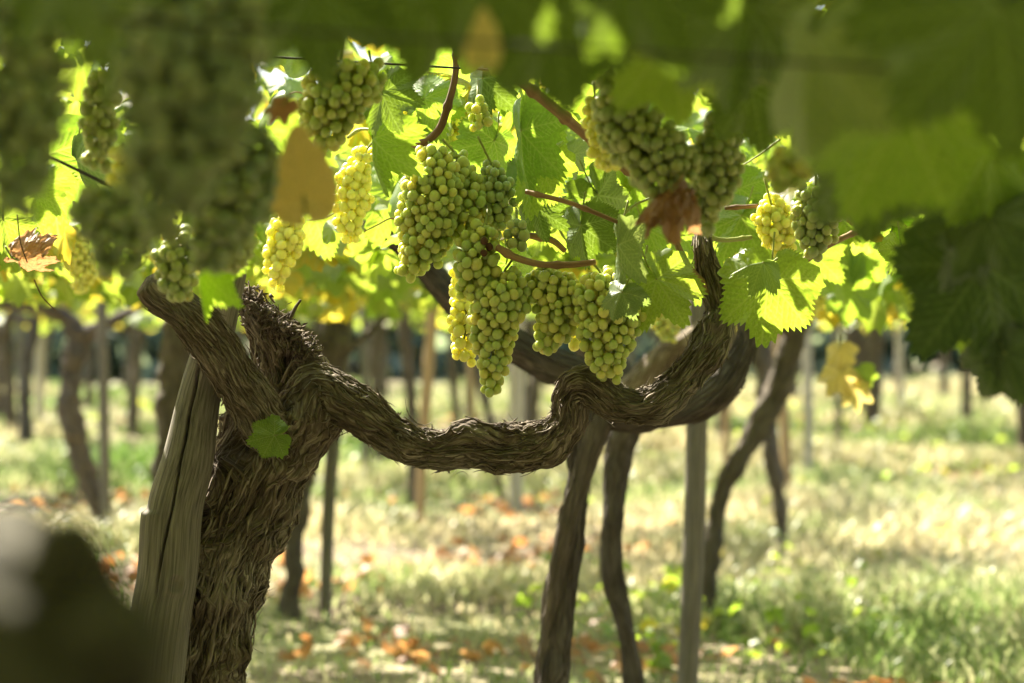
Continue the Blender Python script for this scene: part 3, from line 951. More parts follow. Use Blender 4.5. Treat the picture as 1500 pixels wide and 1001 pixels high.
# --- far left vine
r6 = vine("stout curved vine trunk with two level arms at the far left", tuple(P(155, 785, 12.3)[:2]))
part_tube("trunk", r6, [(160, 800, 12.3, 13.9), (150, 755, 12.3, 14.8), (128, 700, 12.3, 15.6), (107, 630, 12.3, 15.6), (104, 560, 12.3, 15.6), (112, 510, 12.3, 17.2), (118, 485, 12.3, 16.4)],
          M['bark_far'], 50, .012, bark_disp(153, 1.6, .02, 2))
part_tube("arm", r6, [(116, 495, 12.3, 14.8), (95, 466, 12.3, 12.3), (55, 448, 12.2, 10.7), (10, 446, 12.1, 9.8), (-40, 440, 12, 8.2)], M['bark_far'], 40, .012, bark_disp(157, 1.4, .015, 2))
part_tube("arm", r6, [(118, 495, 12.3, 12.3), (150, 478, 12.3, 9.0), (190, 458, 12.3, 8.2), (225, 438, 12.3, 7.4), (260, 420, 12.3, 5.7)], M['bark_far'], 40, .012, bark_disp(159, 1.4, .015, 2))
# --- trunk hidden behind the cracked post
r7 = vine("dark vine trunk half hidden behind the cracked grey post", tuple(P(226, 900, 9.0)[:2]))
part_tube("trunk", r7, [(222, 920, 9, 16.4), (232, 780, 9, 16.4), (244, 660, 9, 17.2), (252, 560, 9, 18.0), (262, 490, 9, 18.9), (272, 440, 9, 12.3)], M['bark_far'], 40, .012, bark_disp(163, 1.5, .02, 2))
part_tube("arm", r7, [(262, 500, 9, 12.3), (300, 470, 9, 9.0), (350, 450, 9, 7.4), (390, 430, 9, 5.7)], M['bark_far'], 30, .012, bark_disp(167, 1.4, .02, 2))
# --- other trunks further back
for k, (lab, pts, D) in enumerate([
    ("thin knotty vine trunk right of the leaning trunk, dark joint halfway up", [(1148, 825, 10), (1142, 740, 10), (1130, 660, 11), (1120, 580, 11), (1117, 500, 10), (1125, 440, 7)], 11.0),
    ("straight brown trunk behind the grapes, left of the tan pole", [(606, 735, 8), (604, 620, 8), (598, 540, 9), (592, 460, 9), (600, 410, 6)], 15.0),
    ("dim trunk between the bent vine and the brown trunk", [(556, 700, 7), (553, 600, 7), (550, 520, 8), (556, 440, 7)], 18.5),
    ("thin dark trunk leaning left under the lowest bunch", [(738, 700, 6), (716, 610, 6), (700, 550, 6), (688, 480, 5)], 16.0),
    ("slim dark trunk below the golden grapes, right of the tan pole", [(672, 660, 5), (668, 600, 5), (662, 520, 6), (670, 450, 5)], 19.0),
    ("dark far trunk under the yellow leaves at right", [(1276, 625, 11), (1280, 550, 12), (1284, 480, 13), (1290, 430, 9)], 26.0),
    ("far trunk left of the dark trunk under the yellow leaves", [(1246, 610, 8), (1248, 540, 8), (1240, 470, 9), (1236, 430, 7)], 29.0),
    ("far trunk at the left edge in dappled shade", [(16, 640, 10), (14, 560, 9), (8, 500, 10), (20, 440, 7)], 24.0),
    ("small forked trunk beyond the level arms at left", [(196, 620, 6), (198, 560, 6), (204, 500, 7), (212, 440, 5)], 27.0),
]):
    x, y = P(pts[0][0], 0, D)[:2]
    r = vine(lab, (x, y))
    z0 = r.location.z
    ctl = wctrl([(a, b, D, c) for a, b, c in pts])
    ctl[0] = (ctl[0][0], ctl[0][1], z0 - .1, ctl[0][3])
    part_tube("trunk", r, ctl, M['bark_far'], 26, .02, bark_disp(200 + k, 1.4, .02, 2), world=True)
    top = ctl[-1]
    rr = random.Random(k)
    for sgn in (-1, 1):
        e = [(top[0], top[1], top[2] - .1, top[3] * .9), (top[0] + sgn * .3, top[1] + rr.uniform(-.2, .2), top[2] + .02, top[3] * .7),
             (top[0] + sgn * .8, top[1] + rr.uniform(-.3, .3), top[2] + .12, top[3] * .45)]
        part_tube("arm", r, e, M['bark_far'], 16, .03, bark_disp(230 + k, 1, .015, 2), world=True)

# near stump, far out of focus
rs = vine("mossy dark vine stump very close and blurred in the lower left corner", tuple(P(60, 0, .80)[:2]), name="vine_stump", cat="vine stump")
stp = [(50, 5150, .82, 250), (65, 2500, .82, 235), (60, 1400, .82, 205), (52, 1080, .82, 190), (24, 925, .83, 176), (-10, 815, .84, 110), (-35, 765, .84, 66)]
part_tube("trunk", rs, stp, M['bark_near'], 120, .004, bark_disp(303, 1.2, .010, 1))
part_tube("knot", rs, [(40, 1000, .82, 120), (90, 860, .81, 92), (98, 795, .80, 58), (94, 762, .80, 34)], M['bark_near'], 70, .003, bark_disp(305, 1, .006, 1))
part_tube("knot", rs, [(60, 1020, .82, 110), (145, 950, .80, 100), (180, 920, .79, 74), (200, 900, .79, 46)], M['bark_near'], 70, .003, bark_disp(307, 1, .006, 1))


# --- posts
def post(label, px, mat, nu=20, ds=.03, seed=0, group=None, disp=None):
    w_ = wctrl(px)
    x, y = w_[0][0], w_[0][1]
    z0 = float(gz(x, y))
    w_[0] = (x, y, z0 - .15, w_[0][3])
    o = link("wooden_post", None)

    def dd(a, s, base, r, N):
        q = np.stack([np.cos(a)[None] * r[:, None], np.sin(a)[None] * r[:, None], np.repeat(s[:, None], len(a), 1)], -1)
        off = (vn(q[..., 0] * 240, q[..., 1] * 240, q[..., 2] * 7, seed) - .5) * .0013 + (fbm(base[..., 0] * 6, base[..., 1] * 6, base[..., 2] * 3, seed, 2) - .5) * r[:, None] * .07
        if disp is not None:
            off = off + disp(a, s, base, r, N)
        return off, q
    t = tube(w_, nu, ds, dd)
    acc = Acc()
    add_tube(acc, t, .05)
    me = acc.mesh("wooden_post", (x, y, z0))
    bpy.data.objects.remove(o)
    o = link("wooden_post", me, mat, None, (x, y, z0))
    return tag(o, label, "post", group)


def crack(a, s, base, r, N):
    # the long drying split facing the camera, given as a plane line in space, and the snag and knot
    zz = base[..., 2]
    top, bot = P(306, 490, 3.5), P(230, 880, 3.5)
    f = np.clip((top[2] - zz) / (top[2] - bot[2]), -1, 2)
    xc = top[0] + (bot[0] - top[0]) * f + .0014 * (vn(zz * 30, 0, 0, 3) - .5) * 2 + .003 * (vn(zz * 5, 0, 0, 4) - .5)
    on = np.clip((f + .05) * 6, 0, 1) * np.clip((1.03 - f) * 5, 0, 1)
    off = -.013 * np.exp(-((base[..., 0] - xc) / .0017) ** 2) * on * (N[..., 1] < 0)
    k = P(257, 856, 3.46)
    d = np.hypot(base[..., 0] - k[0], (zz - k[2]) * .8)
    off += (N[..., 1] < 0) * (-.003 * np.exp(-(d / .008) ** 2) + .003 * np.exp(-((d - .011) / .004) ** 2))
    s1 = P(213, 752, 3.5)
    left = np.clip(-N[..., 0] * 1.6 - .5, 0, 1)
    dz = zz - s1[2]
    off += left * np.where(dz > 0, .007 * np.exp(-(dz / .004) ** 2), .007 * np.exp(-(dz / .16) ** 2)) * 1.0
    return off


post("stout weathered grey post with a long dark split, leaning against the old vine",
     [(172, 1560, 3.50, 47), (226, 1001, 3.50, 44), (248, 840, 3.50, 42), (256, 748, 3.50, 41), (276, 670, 3.50, 37), (292, 583, 3.50, 31), (316, 490, 3.50, 27), (337, 400, 3.50, 24), (343, 365, 3.5, 23)],
     M['wood'], 330, .002, 5, disp=crack)
post("straight grey pole standing in front of the leaning trunk", [(1000, 1085, 6.2, 15), (1007, 1000, 6.2, 15), (1016, 800, 6.2, 16), (1021, 610, 6.2, 16), (1024, 400, 6.2, 15)], M['wood'], 40, .02, 9)
post("slanting grey pole beside the bent vine trunk", [(474, 890, 8.9, 9), (482, 740, 8.9, 10), (492, 610, 8.9, 11), (514, 400, 8.9, 12)], M['wood'], 26, .03, 13)
post("pale pole leaning on the stout far left trunk", [(156, 800, 12.2, 8), (153, 640, 12.2, 8), (149, 450, 12.2, 8.5), (148, 400, 12.2, 8)], M['wood'], 24, .03, 15)
post("tan pole slanting behind the golden grapes", [(611, 782, 12.6, 7), (622, 620, 12.6, 8), (634, 450, 12.6, 8.5), (637, 400, 12.6, 8)], M['wood_tan'], 24, .03, 17)
post("pale thick pole behind the lowest tip of the long bunch", [(755, 745, 14.5, 10), (756, 640, 14.5, 11), (757, 530, 14.5, 11), (758, 420, 14.5, 10)], M['wood_pale'], 24, .03, 19)
post("thin pale pole right of the leaning dark trunk", [(1183, 712, 16.5, 6), (1184, 600, 16.5, 7), (1182, 510, 16.5, 7.5), (1182, 420, 16.5, 7)], M['wood_pale'], 20, .03, 21)
post("brownish pole beside the thin knotty trunk at right", [(1157, 720, 14, 8), (1150, 640, 14, 8), (1143, 540, 14, 8), (1138, 430, 14, 8)], M['wood_tan'], 20, .03, 23)
post("pale far pole between the left trunks", [(58, 620, 27, 6), (58, 540, 27, 7), (60, 460, 27, 7), (60, 430, 27, 7)], M['wood_pale'], 16, .05, 25)
post("far pole in the shade behind the bent vine trunk", [(470, 640, 22, 6), (478, 560, 22, 7), (484, 470, 22, 7), (486, 430, 22, 7)], M['wood'], 16, .05, 27)

for k, (x, y0_, y1_, D, mt, lab) in enumerate([(1226, 425, 640, 21, 'wood', "dim grey pole just left of the far dark trunks at right"), (1318, 430, 600, 29, 'wood_pale', "pale thin pole right of the trunk under the yellow leaves"),
                                              (690, 420, 660, 20, 'wood_tan', "thin tan pole far behind the long bunch"), (535, 420, 690, 17, 'wood', "thin grey pole far behind, between the bent vine and the brown trunk"),
                                              (925, 480, 680, 18, 'wood', "thin grey pole far behind the slender brown trunk"), (1062, 430, 700, 15, 'wood_tan', "thin tan pole between the grey pole and the leaning trunk"), (30, 430, 640, 22, 'wood', "thin far pole near the left edge")]):
    post(lab, [(x + 3, y1_, D, 5), (x, (y0_ + y1_) / 2, D, 5.5), (x - 2, y0_, D, 5.5)], M[mt], 14, .06, 31 + k)

# rows of vines and poles far back, too distant to tell apart
rr = random.Random(11)
protos = []
for k in range(3):
    root = empty("grapevine", (0, 60 + k, 0), "slim dark vine trunk far back in the shade, too distant to tell from its neighbours", "grapevine", "far vines in the shade")
    w_ = [(0, 60 + k, -.1, .06), (rr.uniform(-.08, .08), 60 + k, .4, .05), (rr.uniform(-.12, .12), 60 + k, .8, .05), (rr.uniform(-.1, .1), 60 + k, 1.15, .05), (rr.uniform(-.1, .1), 60 + k, 1.45, .03)]
    root.location = (0, 60 + k, 0)
    part_tube("trunk", root, w_, M['bark_far'], 18, .04, bark_disp(400 + k, 1.3, .02, 2), world=True)
    for sgn in (-1, 1):
        part_tube("arm", root, [(0, 60 + k, 1.1, .04), (sgn * .3, 60 + k, 1.25, .03), (sgn * .8, 60.1 + k, 1.38, .02)], M['bark_far'], 14, .05, bark_disp(410 + k, 1, .01, 2), world=True)
    protos.append(root)


def copy_tree(o, parent=None):
    c = o.copy()
    COL.objects.link(c)
    c.parent = parent
    for ch in list(o.children):
        copy_tree(ch, c)
    return c


spots = []
for Yd in (20.5, 24.5, 28.5, 33, 37.5, 42):
    nx = int(Yd * .23 / 1.1)
    for k in range(-nx, nx + 1):
        x = k * 2.1 + rr.uniform(-.5, .5)
        if x > 2.2 and x < 3.6 and Yd < 40:      # the alley at right stays open
            continue
        if abs(x) < Yd * .225:
            spots.append((x, Yd + rr.uniform(-.6, .6)))
for k, (x, y) in enumerate(spots):
    o = protos[k] if k < 3 else copy_tree(protos[k % 3])
    o.location = (x, y, float(gz(x, y)))
    o.rotation_euler = (0, 0, rr.uniform(-.6, .6))
    sc = rr.uniform(.9, 1.1)
    o.scale = (sc, sc, 1)


# --- wires
def wire(label, a, b, rad, sag=.01):
    mid = (a + b) / 2 - np.array([0, 0, sag])
    t = tube([(*a, rad), (*mid, rad), (*b, rad)], 8, .05)
    acc = Acc(); add_tube(acc, t)
    o = link("trellis_wire", acc.mesh("trellis_wire", mid), M['wire'], None, tuple(mid))
    tag(o, label, "wire", "trellis wires")


wire("thin dark wire stretched behind the leaves above the sharp bunches", P(300, 78, 3.3), P(1350, 140, 3.5), .0016, .0)
wire("blurred dark wire across the pale yellow leaf at the top", P(-100, 12, 1.42), P(1300, 100, 1.50), .0014, .0)
wire("thick dark wire bar in the top left corner above the blurred grapes", P(-30, 5, 2.2), P(420, 42, 2.3), .0075, .0)
wire("green crusted wire crossing the bright leaf at left", P(-30, 180, 2.9), P(260, 320, 3.1), .0024, .0)


# ------------------------------------------------------------------ grapes
def sphere(nu, nv, r):
    V = [[0, 0, r]]
    for i in range(1, nv):
        t = math.pi * i / nv
        for j in range(nu):
            p = 2 * math.pi * j / nu
            V.append([r * math.sin(t) * math.cos(p), r * math.sin(t) * math.sin(p), r * math.cos(t) * 1.05])
    V.append([0, 0, -r])
    Q, T = [], []
    for j in range(nu):
        T.append([0, 1 + j, 1 + (j + 1) % nu])
        T.append([len(V) - 1, 1 + (nv - 2) * nu + (j + 1) % nu, 1 + (nv - 2) * nu + j])
    for i in range(nv - 2):
        for j in range(nu):
            a, b = 1 + i * nu + j, 1 + i * nu + (j + 1) % nu
            Q.append([a, a + nu, b + nu, b])
    return np.array(V), [np.array(Q), np.array(T)]


GS = [sphere(20, 13, .5), sphere(12, 8, .5)]
GRAPE_ME = []
for k in range(3):
    V = GS[0][0].copy()
    V *= [1, 1 + .02 * k, 1 + .05 * k]
    V += (fbm(V[:, :1] * 4 + k, V[:, 1:2] * 4, V[:, 2:] * 4, k, 2) - .5) * V * .06
    GRAPE_ME.append(mk_mesh("grape", V, GS[0][1]))


def bunch(label, env, D, mat, seed, dia=.0147, single=True, stem=None, group="grape bunches hanging under the vines", fill=1.0, rot=None, lod=0, depth=.85):
    rng = np.random.default_rng(seed)
    C = np.array([P(a, b, D) for a, b, h in env])
    Rr = np.array([MM(h * 1.06 + 1.5, D) for a, b, h in env])
    seg = np.concatenate([[0], np.cumsum(np.linalg.norm(np.diff(C, axis=0), axis=1))])
    root = empty("grape_bunch", tuple(C[0]), label, "grapes", group)
    pts, dd = [], []
    vol = 0
    for i in range(len(C) - 1):
        vol += (seg[i + 1] - seg[i]) * ((Rr[i] + Rr[i + 1]) / 2)
    tries = int(1200 + 9e5 * vol * fill)
    A = np.zeros((0, 3)); B = np.zeros(0)
    wts = None
    tt = rng.random(tries * 2) * seg[-1]
    cr = np.interp(tt, seg, Rr)
    ok = rng.random(len(tt)) < (cr + .006) / (cr.max() + .006)
    tt, cr = tt[ok][:tries], cr[ok][:tries]
    ph = rng.random(len(tt)) * 2 * math.pi
    rho = np.sqrt(rng.uniform(.12, 1, len(tt)))
    wob = .90 + .2 * vn(np.cos(ph) * 1.6 + seed, np.sin(ph) * 1.6, tt * 45, seed)
    dm = dia * np.clip(rng.normal(.99, .095, len(tt)), .66, 1.18)
    re = np.maximum(cr - dm * .40, .0015) * wob
    cx = np.stack([np.interp(tt, seg, C[:, q]) for q in range(3)], -1)
    cand = cx + np.stack([np.cos(ph) * re * rho, np.sin(ph) * re * rho * depth, rng.normal(0, .003, len(tt))], -1)
    cnt = 0
    A = np.empty((len(tt), 3)); B = np.empty(len(tt))
    for q in range(len(tt)):
        if cnt:
            d = np.linalg.norm(A[:cnt] - cand[q], axis=1)
            if np.any(d < .415 * (B[:cnt] + dm[q])):
                continue
        A[cnt] = cand[q]; B[cnt] = dm[q]; cnt += 1
    A, B = A[:cnt], B[:cnt]
    # nearest to the camera first
    vis = A[:, 1] - .15 * B
    order = np.argsort(vis)
    nsing = min(100, cnt) if single else 0
    for q in order[:nsing]:
        o = bpy.data.objects.new("grape", GRAPE_ME[q % 3])
        if not GRAPE_ME[q % 3].materials:
            GRAPE_ME[q % 3].materials.append(mat)
        o.material_slots[0].link = 'OBJECT'
        o.material_slots[0].material = M['grape_rot'] if (rot is not None and np.linalg.norm(A[q] - rot) < .015) else mat
        o.location = tuple(A[q] - C[0])
        s = B[q] * (.8 if o.material_slots[0].material == M['grape_rot'] else 1)
        o.scale = (s, s, s)
        o.rotation_euler = tuple(rng.uniform(-.5, .5, 3) + [0, 0, rng.uniform(0, 6)])
        COL.objects.link(o)
        o.parent = root
    rest = order[nsing:]
    if len(rest):
        acc = Acc()
        V, F = GS[1] if (single or lod) else GS[0]
        for q in rest:
            acc.add(V * B[q] + A[q], F)
        o = link("grapes", acc.mesh("grapes", C[0]), mat, root)
        o["kind"] = "stuff"
    # stalk: a rachis through the bunch, with short pedicels
    acc = Acc()
    top = C[0] + np.array([0, 0, MM(18, D)])
    line = [(*top, .0022)] + [(*c, .0017) for c in C[:-1]]
    if stem is not None:
        pts_ = [P(*s_) if len(s_) == 3 else s_ for s_ in stem]
        line = [(*p_, .0019) for p_ in pts_] + line[1:]
    add_tube(acc, tube(line, 8, .006))
    for q in order[:: 2]:
        t_ = np.argmin(np.linalg.norm(C - A[q], axis=1))
        a_ = np.array([np.interp(A[q, 2] + .006, C[::-1, 2], C[::-1, k_]) for k_ in range(3)])
        add_tube(acc, tube([(*a_, .0007), (*(a_ * .4 + A[q] * .6 + [0, 0, .002]), .0006), (*A[q], .0007)], 4, .01))
    link("stalk", acc.mesh("stalk", C[0]), M['stem'], root)
    return root


G, GG, GY = M['grape'], M['grape_sunlit'], M['grape_grey']
# in focus
bunch("broad sharp bunch of green grapes at the centre, two grapes dangling at its lower left", [(632, 222, 24), (630, 250, 40), (628, 290, 46), (622, 330, 42), (620, 365, 36), (606, 392, 26), (600, 402, 20)], 3.52, G, 1,
      stem=[(640, 190, 3.53), (628, 206, 3.53)])
bunch("upright run of green grapes filling the gap right of the broad sharp bunch", [(668, 228, 12), (672, 255, 28), (680, 290, 36), (678, 325, 34), (672, 348, 22)], 3.555, G, 2, stem=[(648, 205, 3.54), (655, 212, 3.54)])
bunch("dusty grey-green bunch at the right shoulder of the central cluster", [(722, 245, 14), (728, 275, 26), (728, 300, 28), (722, 325, 26), (716, 342, 16)], 3.57, GY, 3, stem=[(700, 200, 3.56), (712, 225, 3.57)])
bunch("bunch with a few shrivelled brown grapes at its top, under the central cluster", [(706, 338, 18), (702, 362, 32), (698, 385, 33), (695, 410, 26), (690, 432, 20)], 3.50, G, 4, rot=P(711, 362, 3.47), stem=[(716, 300, 3.55), (711, 325, 3.52)])
bunch("longest sharp bunch hanging lowest, tapering to a tip over the grass", [(738, 400, 24), (735, 430, 42), (730, 465, 42), (722, 495, 30), (722, 525, 26), (722, 552, 20), (718, 575, 13)], 3.50, G, 5, stem=[(752, 378, 3.49), (744, 390, 3.5)])
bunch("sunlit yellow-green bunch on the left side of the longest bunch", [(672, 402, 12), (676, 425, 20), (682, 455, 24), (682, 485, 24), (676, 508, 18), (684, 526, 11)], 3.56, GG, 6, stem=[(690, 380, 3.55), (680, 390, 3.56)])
bunch("tiny round cluster of green grapes under a dark leaf", [(757, 328, 9), (758, 343, 19), (757, 358, 14)], 3.50, GY, 7, stem=[(756, 305, 3.52), (757, 316, 3.51)])
bunch("wide bunch slung under the reddish cane, a few glowing grapes at its left foot", [(790, 398, 16), (806, 412, 40), (822, 440, 42), (818, 470, 32), (806, 497, 25), (796, 512, 14)], 3.51, G, 8, stem=[(800, 389, 3.49), (798, 394, 3.5)])
bunch("large conical bunch at right touching the bend of the gnarled arm", [(880, 402, 24), (890, 430, 46), (893, 465, 48), (892, 500, 40), (890, 530, 30), (888, 552, 18)], 3.47, G, 9, stem=[(868, 386, 3.48), (876, 394, 3.48)])
bunch("thin strand of grapes along the right side of the large conical bunch", [(944, 385, 8), (944, 410, 15), (938, 440, 18), (926, 468, 18)], 3.50, G, 10, stem=[(948, 360, 3.52), (946, 375, 3.51)])
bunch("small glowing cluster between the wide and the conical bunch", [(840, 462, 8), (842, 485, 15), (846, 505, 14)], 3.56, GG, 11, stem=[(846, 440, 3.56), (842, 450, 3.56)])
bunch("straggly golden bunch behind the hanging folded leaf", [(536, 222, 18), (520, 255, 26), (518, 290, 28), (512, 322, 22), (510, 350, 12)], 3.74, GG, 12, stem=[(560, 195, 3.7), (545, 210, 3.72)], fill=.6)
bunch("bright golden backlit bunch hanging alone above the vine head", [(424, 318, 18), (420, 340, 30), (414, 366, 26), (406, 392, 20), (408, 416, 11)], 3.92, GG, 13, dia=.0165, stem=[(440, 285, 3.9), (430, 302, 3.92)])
bunch("small pale cluster beside the dark cane near the top", [(700, 146, 9), (702, 165, 19), (703, 184, 13)], 3.42, G, 14, stem=[(700, 118, 3.45), (700, 132, 3.43)])
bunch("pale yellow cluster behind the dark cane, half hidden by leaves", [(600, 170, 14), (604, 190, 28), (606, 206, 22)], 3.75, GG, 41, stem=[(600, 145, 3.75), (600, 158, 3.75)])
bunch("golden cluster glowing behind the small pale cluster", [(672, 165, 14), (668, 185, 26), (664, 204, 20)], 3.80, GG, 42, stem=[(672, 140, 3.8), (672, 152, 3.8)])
# a little in front of focus
bunch("shaded slanting bunch upper left of centre, under the big dark leaf", [(500, 100, 44), (500, 132, 56), (484, 162, 48), (478, 188, 36), (484, 214, 20)], 2.95, G, 15, stem=[(505, 55, 2.95), (502, 75, 2.95)])
bunch("short arm of grapes reaching right from the shaded slanting bunch", [(545, 100, 14), (545, 118, 22), (540, 138, 20)], 2.97, G, 16, stem=[(540, 75, 2.97), (543, 88, 2.97)])
bunch("big dim bunch at upper right behind the pointed leaf, sunlit along its left edge", [(900, 118, 26), (912, 160, 42), (940, 205, 62), (968, 240, 58), (968, 272, 40), (970, 298, 20)], 2.75, GY, 17, stem=[(890, 85, 2.75), (895, 102, 2.75)])
bunch("long dim bunch hanging just right of the curled brown leaf", [(1058, 185, 24), (1050, 220, 38), (1048, 260, 36), (1038, 300, 28), (1034, 332, 15)], 2.80, GY, 18, stem=[(1075, 140, 2.8), (1066, 165, 2.8)])
bunch("small blurred round cluster on a drooping green stalk at upper right", [(1156, 224, 22), (1155, 248, 35), (1155, 275, 24)], 2.2, G, 19, stem=[(1085, 118, 2.3), (1120, 120, 2.27), (1155, 150, 2.25), (1163, 190, 2.25)])
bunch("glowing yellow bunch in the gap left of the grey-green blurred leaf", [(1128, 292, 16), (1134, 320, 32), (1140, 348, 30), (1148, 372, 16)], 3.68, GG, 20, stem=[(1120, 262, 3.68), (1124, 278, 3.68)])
bunch("dim bunch with lit lower edge above the orange cane at right", [(1195, 282, 26), (1196, 312, 38), (1194, 342, 32), (1190, 366, 16)], 3.3, GY, 21, stem=[(1195, 255, 3.3), (1195, 268, 3.3)])
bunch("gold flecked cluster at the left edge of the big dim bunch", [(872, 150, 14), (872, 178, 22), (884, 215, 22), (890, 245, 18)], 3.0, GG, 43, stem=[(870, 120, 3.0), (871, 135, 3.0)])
# left foreground mass
gk = dict(single=False)
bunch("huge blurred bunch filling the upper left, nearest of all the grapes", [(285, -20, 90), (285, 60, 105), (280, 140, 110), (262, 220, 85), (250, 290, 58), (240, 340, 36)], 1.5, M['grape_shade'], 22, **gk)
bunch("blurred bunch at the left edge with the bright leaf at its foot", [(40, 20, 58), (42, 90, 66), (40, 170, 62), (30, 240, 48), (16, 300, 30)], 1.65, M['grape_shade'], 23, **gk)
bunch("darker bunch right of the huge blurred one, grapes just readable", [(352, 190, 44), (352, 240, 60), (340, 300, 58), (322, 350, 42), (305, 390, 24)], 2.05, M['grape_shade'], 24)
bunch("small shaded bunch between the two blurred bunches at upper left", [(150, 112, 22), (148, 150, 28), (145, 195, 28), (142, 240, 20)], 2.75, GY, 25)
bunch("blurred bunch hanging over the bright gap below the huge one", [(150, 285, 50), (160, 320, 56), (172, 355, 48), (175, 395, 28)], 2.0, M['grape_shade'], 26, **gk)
bunch("cluster with sunlit yellow grapes beside the crusted wire", [(178, 228, 18), (182, 258, 24), (180, 285, 18)], 2.65, GG, 27)
bunch("green bunch resting against the sawn end of the short arm", [(262, 348, 24), (258, 380, 34), (258, 412, 30), (262, 438, 18)], 2.85, GY, 28)
bunch("bunch right of the hanging folded leaf above the short arm", [(342, 330, 26), (344, 360, 34), (345, 390, 22)], 2.6, GY, 29)
# background ones
far = dict(single=False, lod=1)
bunch("blurred straggly bunch in the bright leaves at far left", [(118, 330, 22), (120, 365, 28), (122, 400, 22), (120, 425, 12)], 5.0, GG, 30, **far)
bunch("pale blurred bunch hanging right of the large sharp leaf pair", [(1192, 388, 18), (1192, 415, 24), (1186, 445, 22), (1182, 470, 12)], 5.8, GG, 31, **far)
bunch("small blurred bunch just left of the spur above the gnarled arm", [(980, 455, 20), (978, 475, 22), (978, 495, 12)], 5.4, G, 32, **far)
for k, (x, y, D, h) in enumerate([(475, 392, 7.6, 24), (520, 402, 8.6, 22), (450, 410, 9.5, 18), (575, 400, 9.2, 20), (596, 430, 8.2, 16), (655, 400, 10, 16), (430, 440, 8.8, 16),
                                  (540, 430, 10.5, 14), (350, 392, 9.4, 18), (1060, 432, 9.0, 15), (1215, 402, 9.4, 15), (1150, 440, 10.5, 13), (90, 420, 10, 16), (200, 425, 10.5, 15), (1010, 440, 10, 14)]):
    bunch("blurred greenish yellow bunch far behind, one of many under the distant leaves", [(x, y - h * 1.3, h * .6), (x, y - h * .3, h), (x, y + h * .9, h * .7), (x, y + h * 1.6, h * .3)], D, GG if k % 2 else G, 60 + k,
          group="blurred bunches under the distant leaves", **far)


# ------------------------------------------------------------------ single leaves one can point to
def leaf(label, px, py, D, L, roll, yaw, pitch, var, mat, petiole=True, group="single vine leaves", dry=False, spin=0, wid=1.0):
    """px, py: middle of the blade; L: length base to tip in photo px; roll: direction of the tip, 0 = down, 90 = right"""
    Lm = MM(L, D)
    R = Matrix.Rotation(math.radians(-roll), 3, 'Y')           # tip direction in the picture plane
    base = Matrix(((-1, 0, 0), (0, 0, -1), (0, -1, 0))).transposed()   # columns: side, tip (down), normal (to camera)
    loc = Matrix.Rotation(math.radians(yaw), 3, 'Y') @ Matrix.Rotation(math.radians(pitch), 3, 'X')
    Mx = R @ base @ loc
    tip = np.array(Mx @ Vector((0, 1, 0)))
    c = P(px, py, D) - tip * Lm * .22
    root = empty("vine_leaf", tuple(c), label, "leaf", group)
    me = (DRYM if dry else HERO)[var]
    b = bpy.data.objects.new("blade", me)
    if not me.materials:
        me.materials.append(mat)
    b.material_slots[0].link = 'OBJECT'
    b.material_slots[0].material = mat
    b.matrix_local = Mx.to_4x4() @ Matrix.Diagonal((Lm * wid, Lm, Lm, 1))
    COL.objects.link(b)
    b.parent = root
    if petiole:
        nrm = np.array(Mx @ Vector((0, 0, 1)))
        e = [(0, 0, 0, .0013), (*(-tip * Lm * .25 - nrm * Lm * .05), .0012), (*(-tip * Lm * .55 - nrm * Lm * .2 + [0, 0, Lm * .25]), .0015)]
        acc = Acc(); add_tube(acc, tube(e, 8, .004))
        link("petiole", acc.mesh("petiole"), M['stem'], root)
    return root


LG, LD, LP, LY, LC, LB = M['leaf'], M['leaf_dark'], M['leaf_pale'], M['leaf_yellow'], M['leaf_cream'], M['leaf_dry']
# in focus, on the old vine
leaf("small green leaf growing on the trunk of the old vine", 393, 640, 3.43, 42, -75, 14, 10, 8, LG)
leaf("large sharp leaf left of the spur, tip pointing down right", 972, 424, 3.46, 82, 30, -10, 18, 1, LG)
leaf("large sharp leaf right of the spur, hanging straight down", 1124, 432, 3.46, 98, -6, 12, 12, 8, LG)
leaf("crinkled folded young leaf above the large leaf right of the spur", 1108, 386, 3.42, 50, -50, 50, 40, 7, LP)
leaf("bluish folded leaf hanging narrow above the large conical bunch", 905, 378, 3.40, 84, 8, 62, 10, 5, LP, wid=.7)
leaf("little pale leaf tip lying over the large conical bunch", 907, 437, 3.38, 42, -22, 30, 10, 4, LP)
leaf("tall hanging leaf right of the central bunches, seen half edge on", 764, 215, 3.45, 104, 6, 35, 8, 3, LG, wid=.55)
leaf("broad hanging leaf against the tall one, tip above the tiny cluster", 786, 258, 3.50, 84, -8, 30, 15, 8, LG, wid=.7)
leaf("leaf with lit veins tucked behind the dusty grey-green bunch", 718, 218, 3.60, 60, -30, -22, 15, 4, LG)
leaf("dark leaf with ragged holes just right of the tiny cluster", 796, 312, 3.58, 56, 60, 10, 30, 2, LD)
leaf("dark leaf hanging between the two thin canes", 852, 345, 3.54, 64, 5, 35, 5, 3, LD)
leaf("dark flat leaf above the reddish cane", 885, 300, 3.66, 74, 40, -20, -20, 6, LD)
leaf("folded grey-green leaf hanging in front of the straggly golden bunch", 545, 222, 3.38, 84, 4, 66, 6, 7, LG)
leaf("pale blue-grey leaf flashing its underside in the bright gap", 842, 232, 3.75, 46, 60, 20, 55, 5, LP)
leaf("bright sunlit leaf left of the thick reddish cane", 768, 140, 3.85, 66, 30, -10, 20, 0, LG)
leaf("shaded leaf with sunlit edge at the fork of the thick cane", 800, 180, 3.78, 62, 35, 15, 10, 6, LG)
leaf("bright leaf behind the wire near the top, left of the dark cane", 612, 104, 3.9, 74, -10, 15, -25, 2, LG)
leaf("green leaf under the wire between the two canes", 634, 148, 3.72, 62, 70, -15, 20, 4, LG)
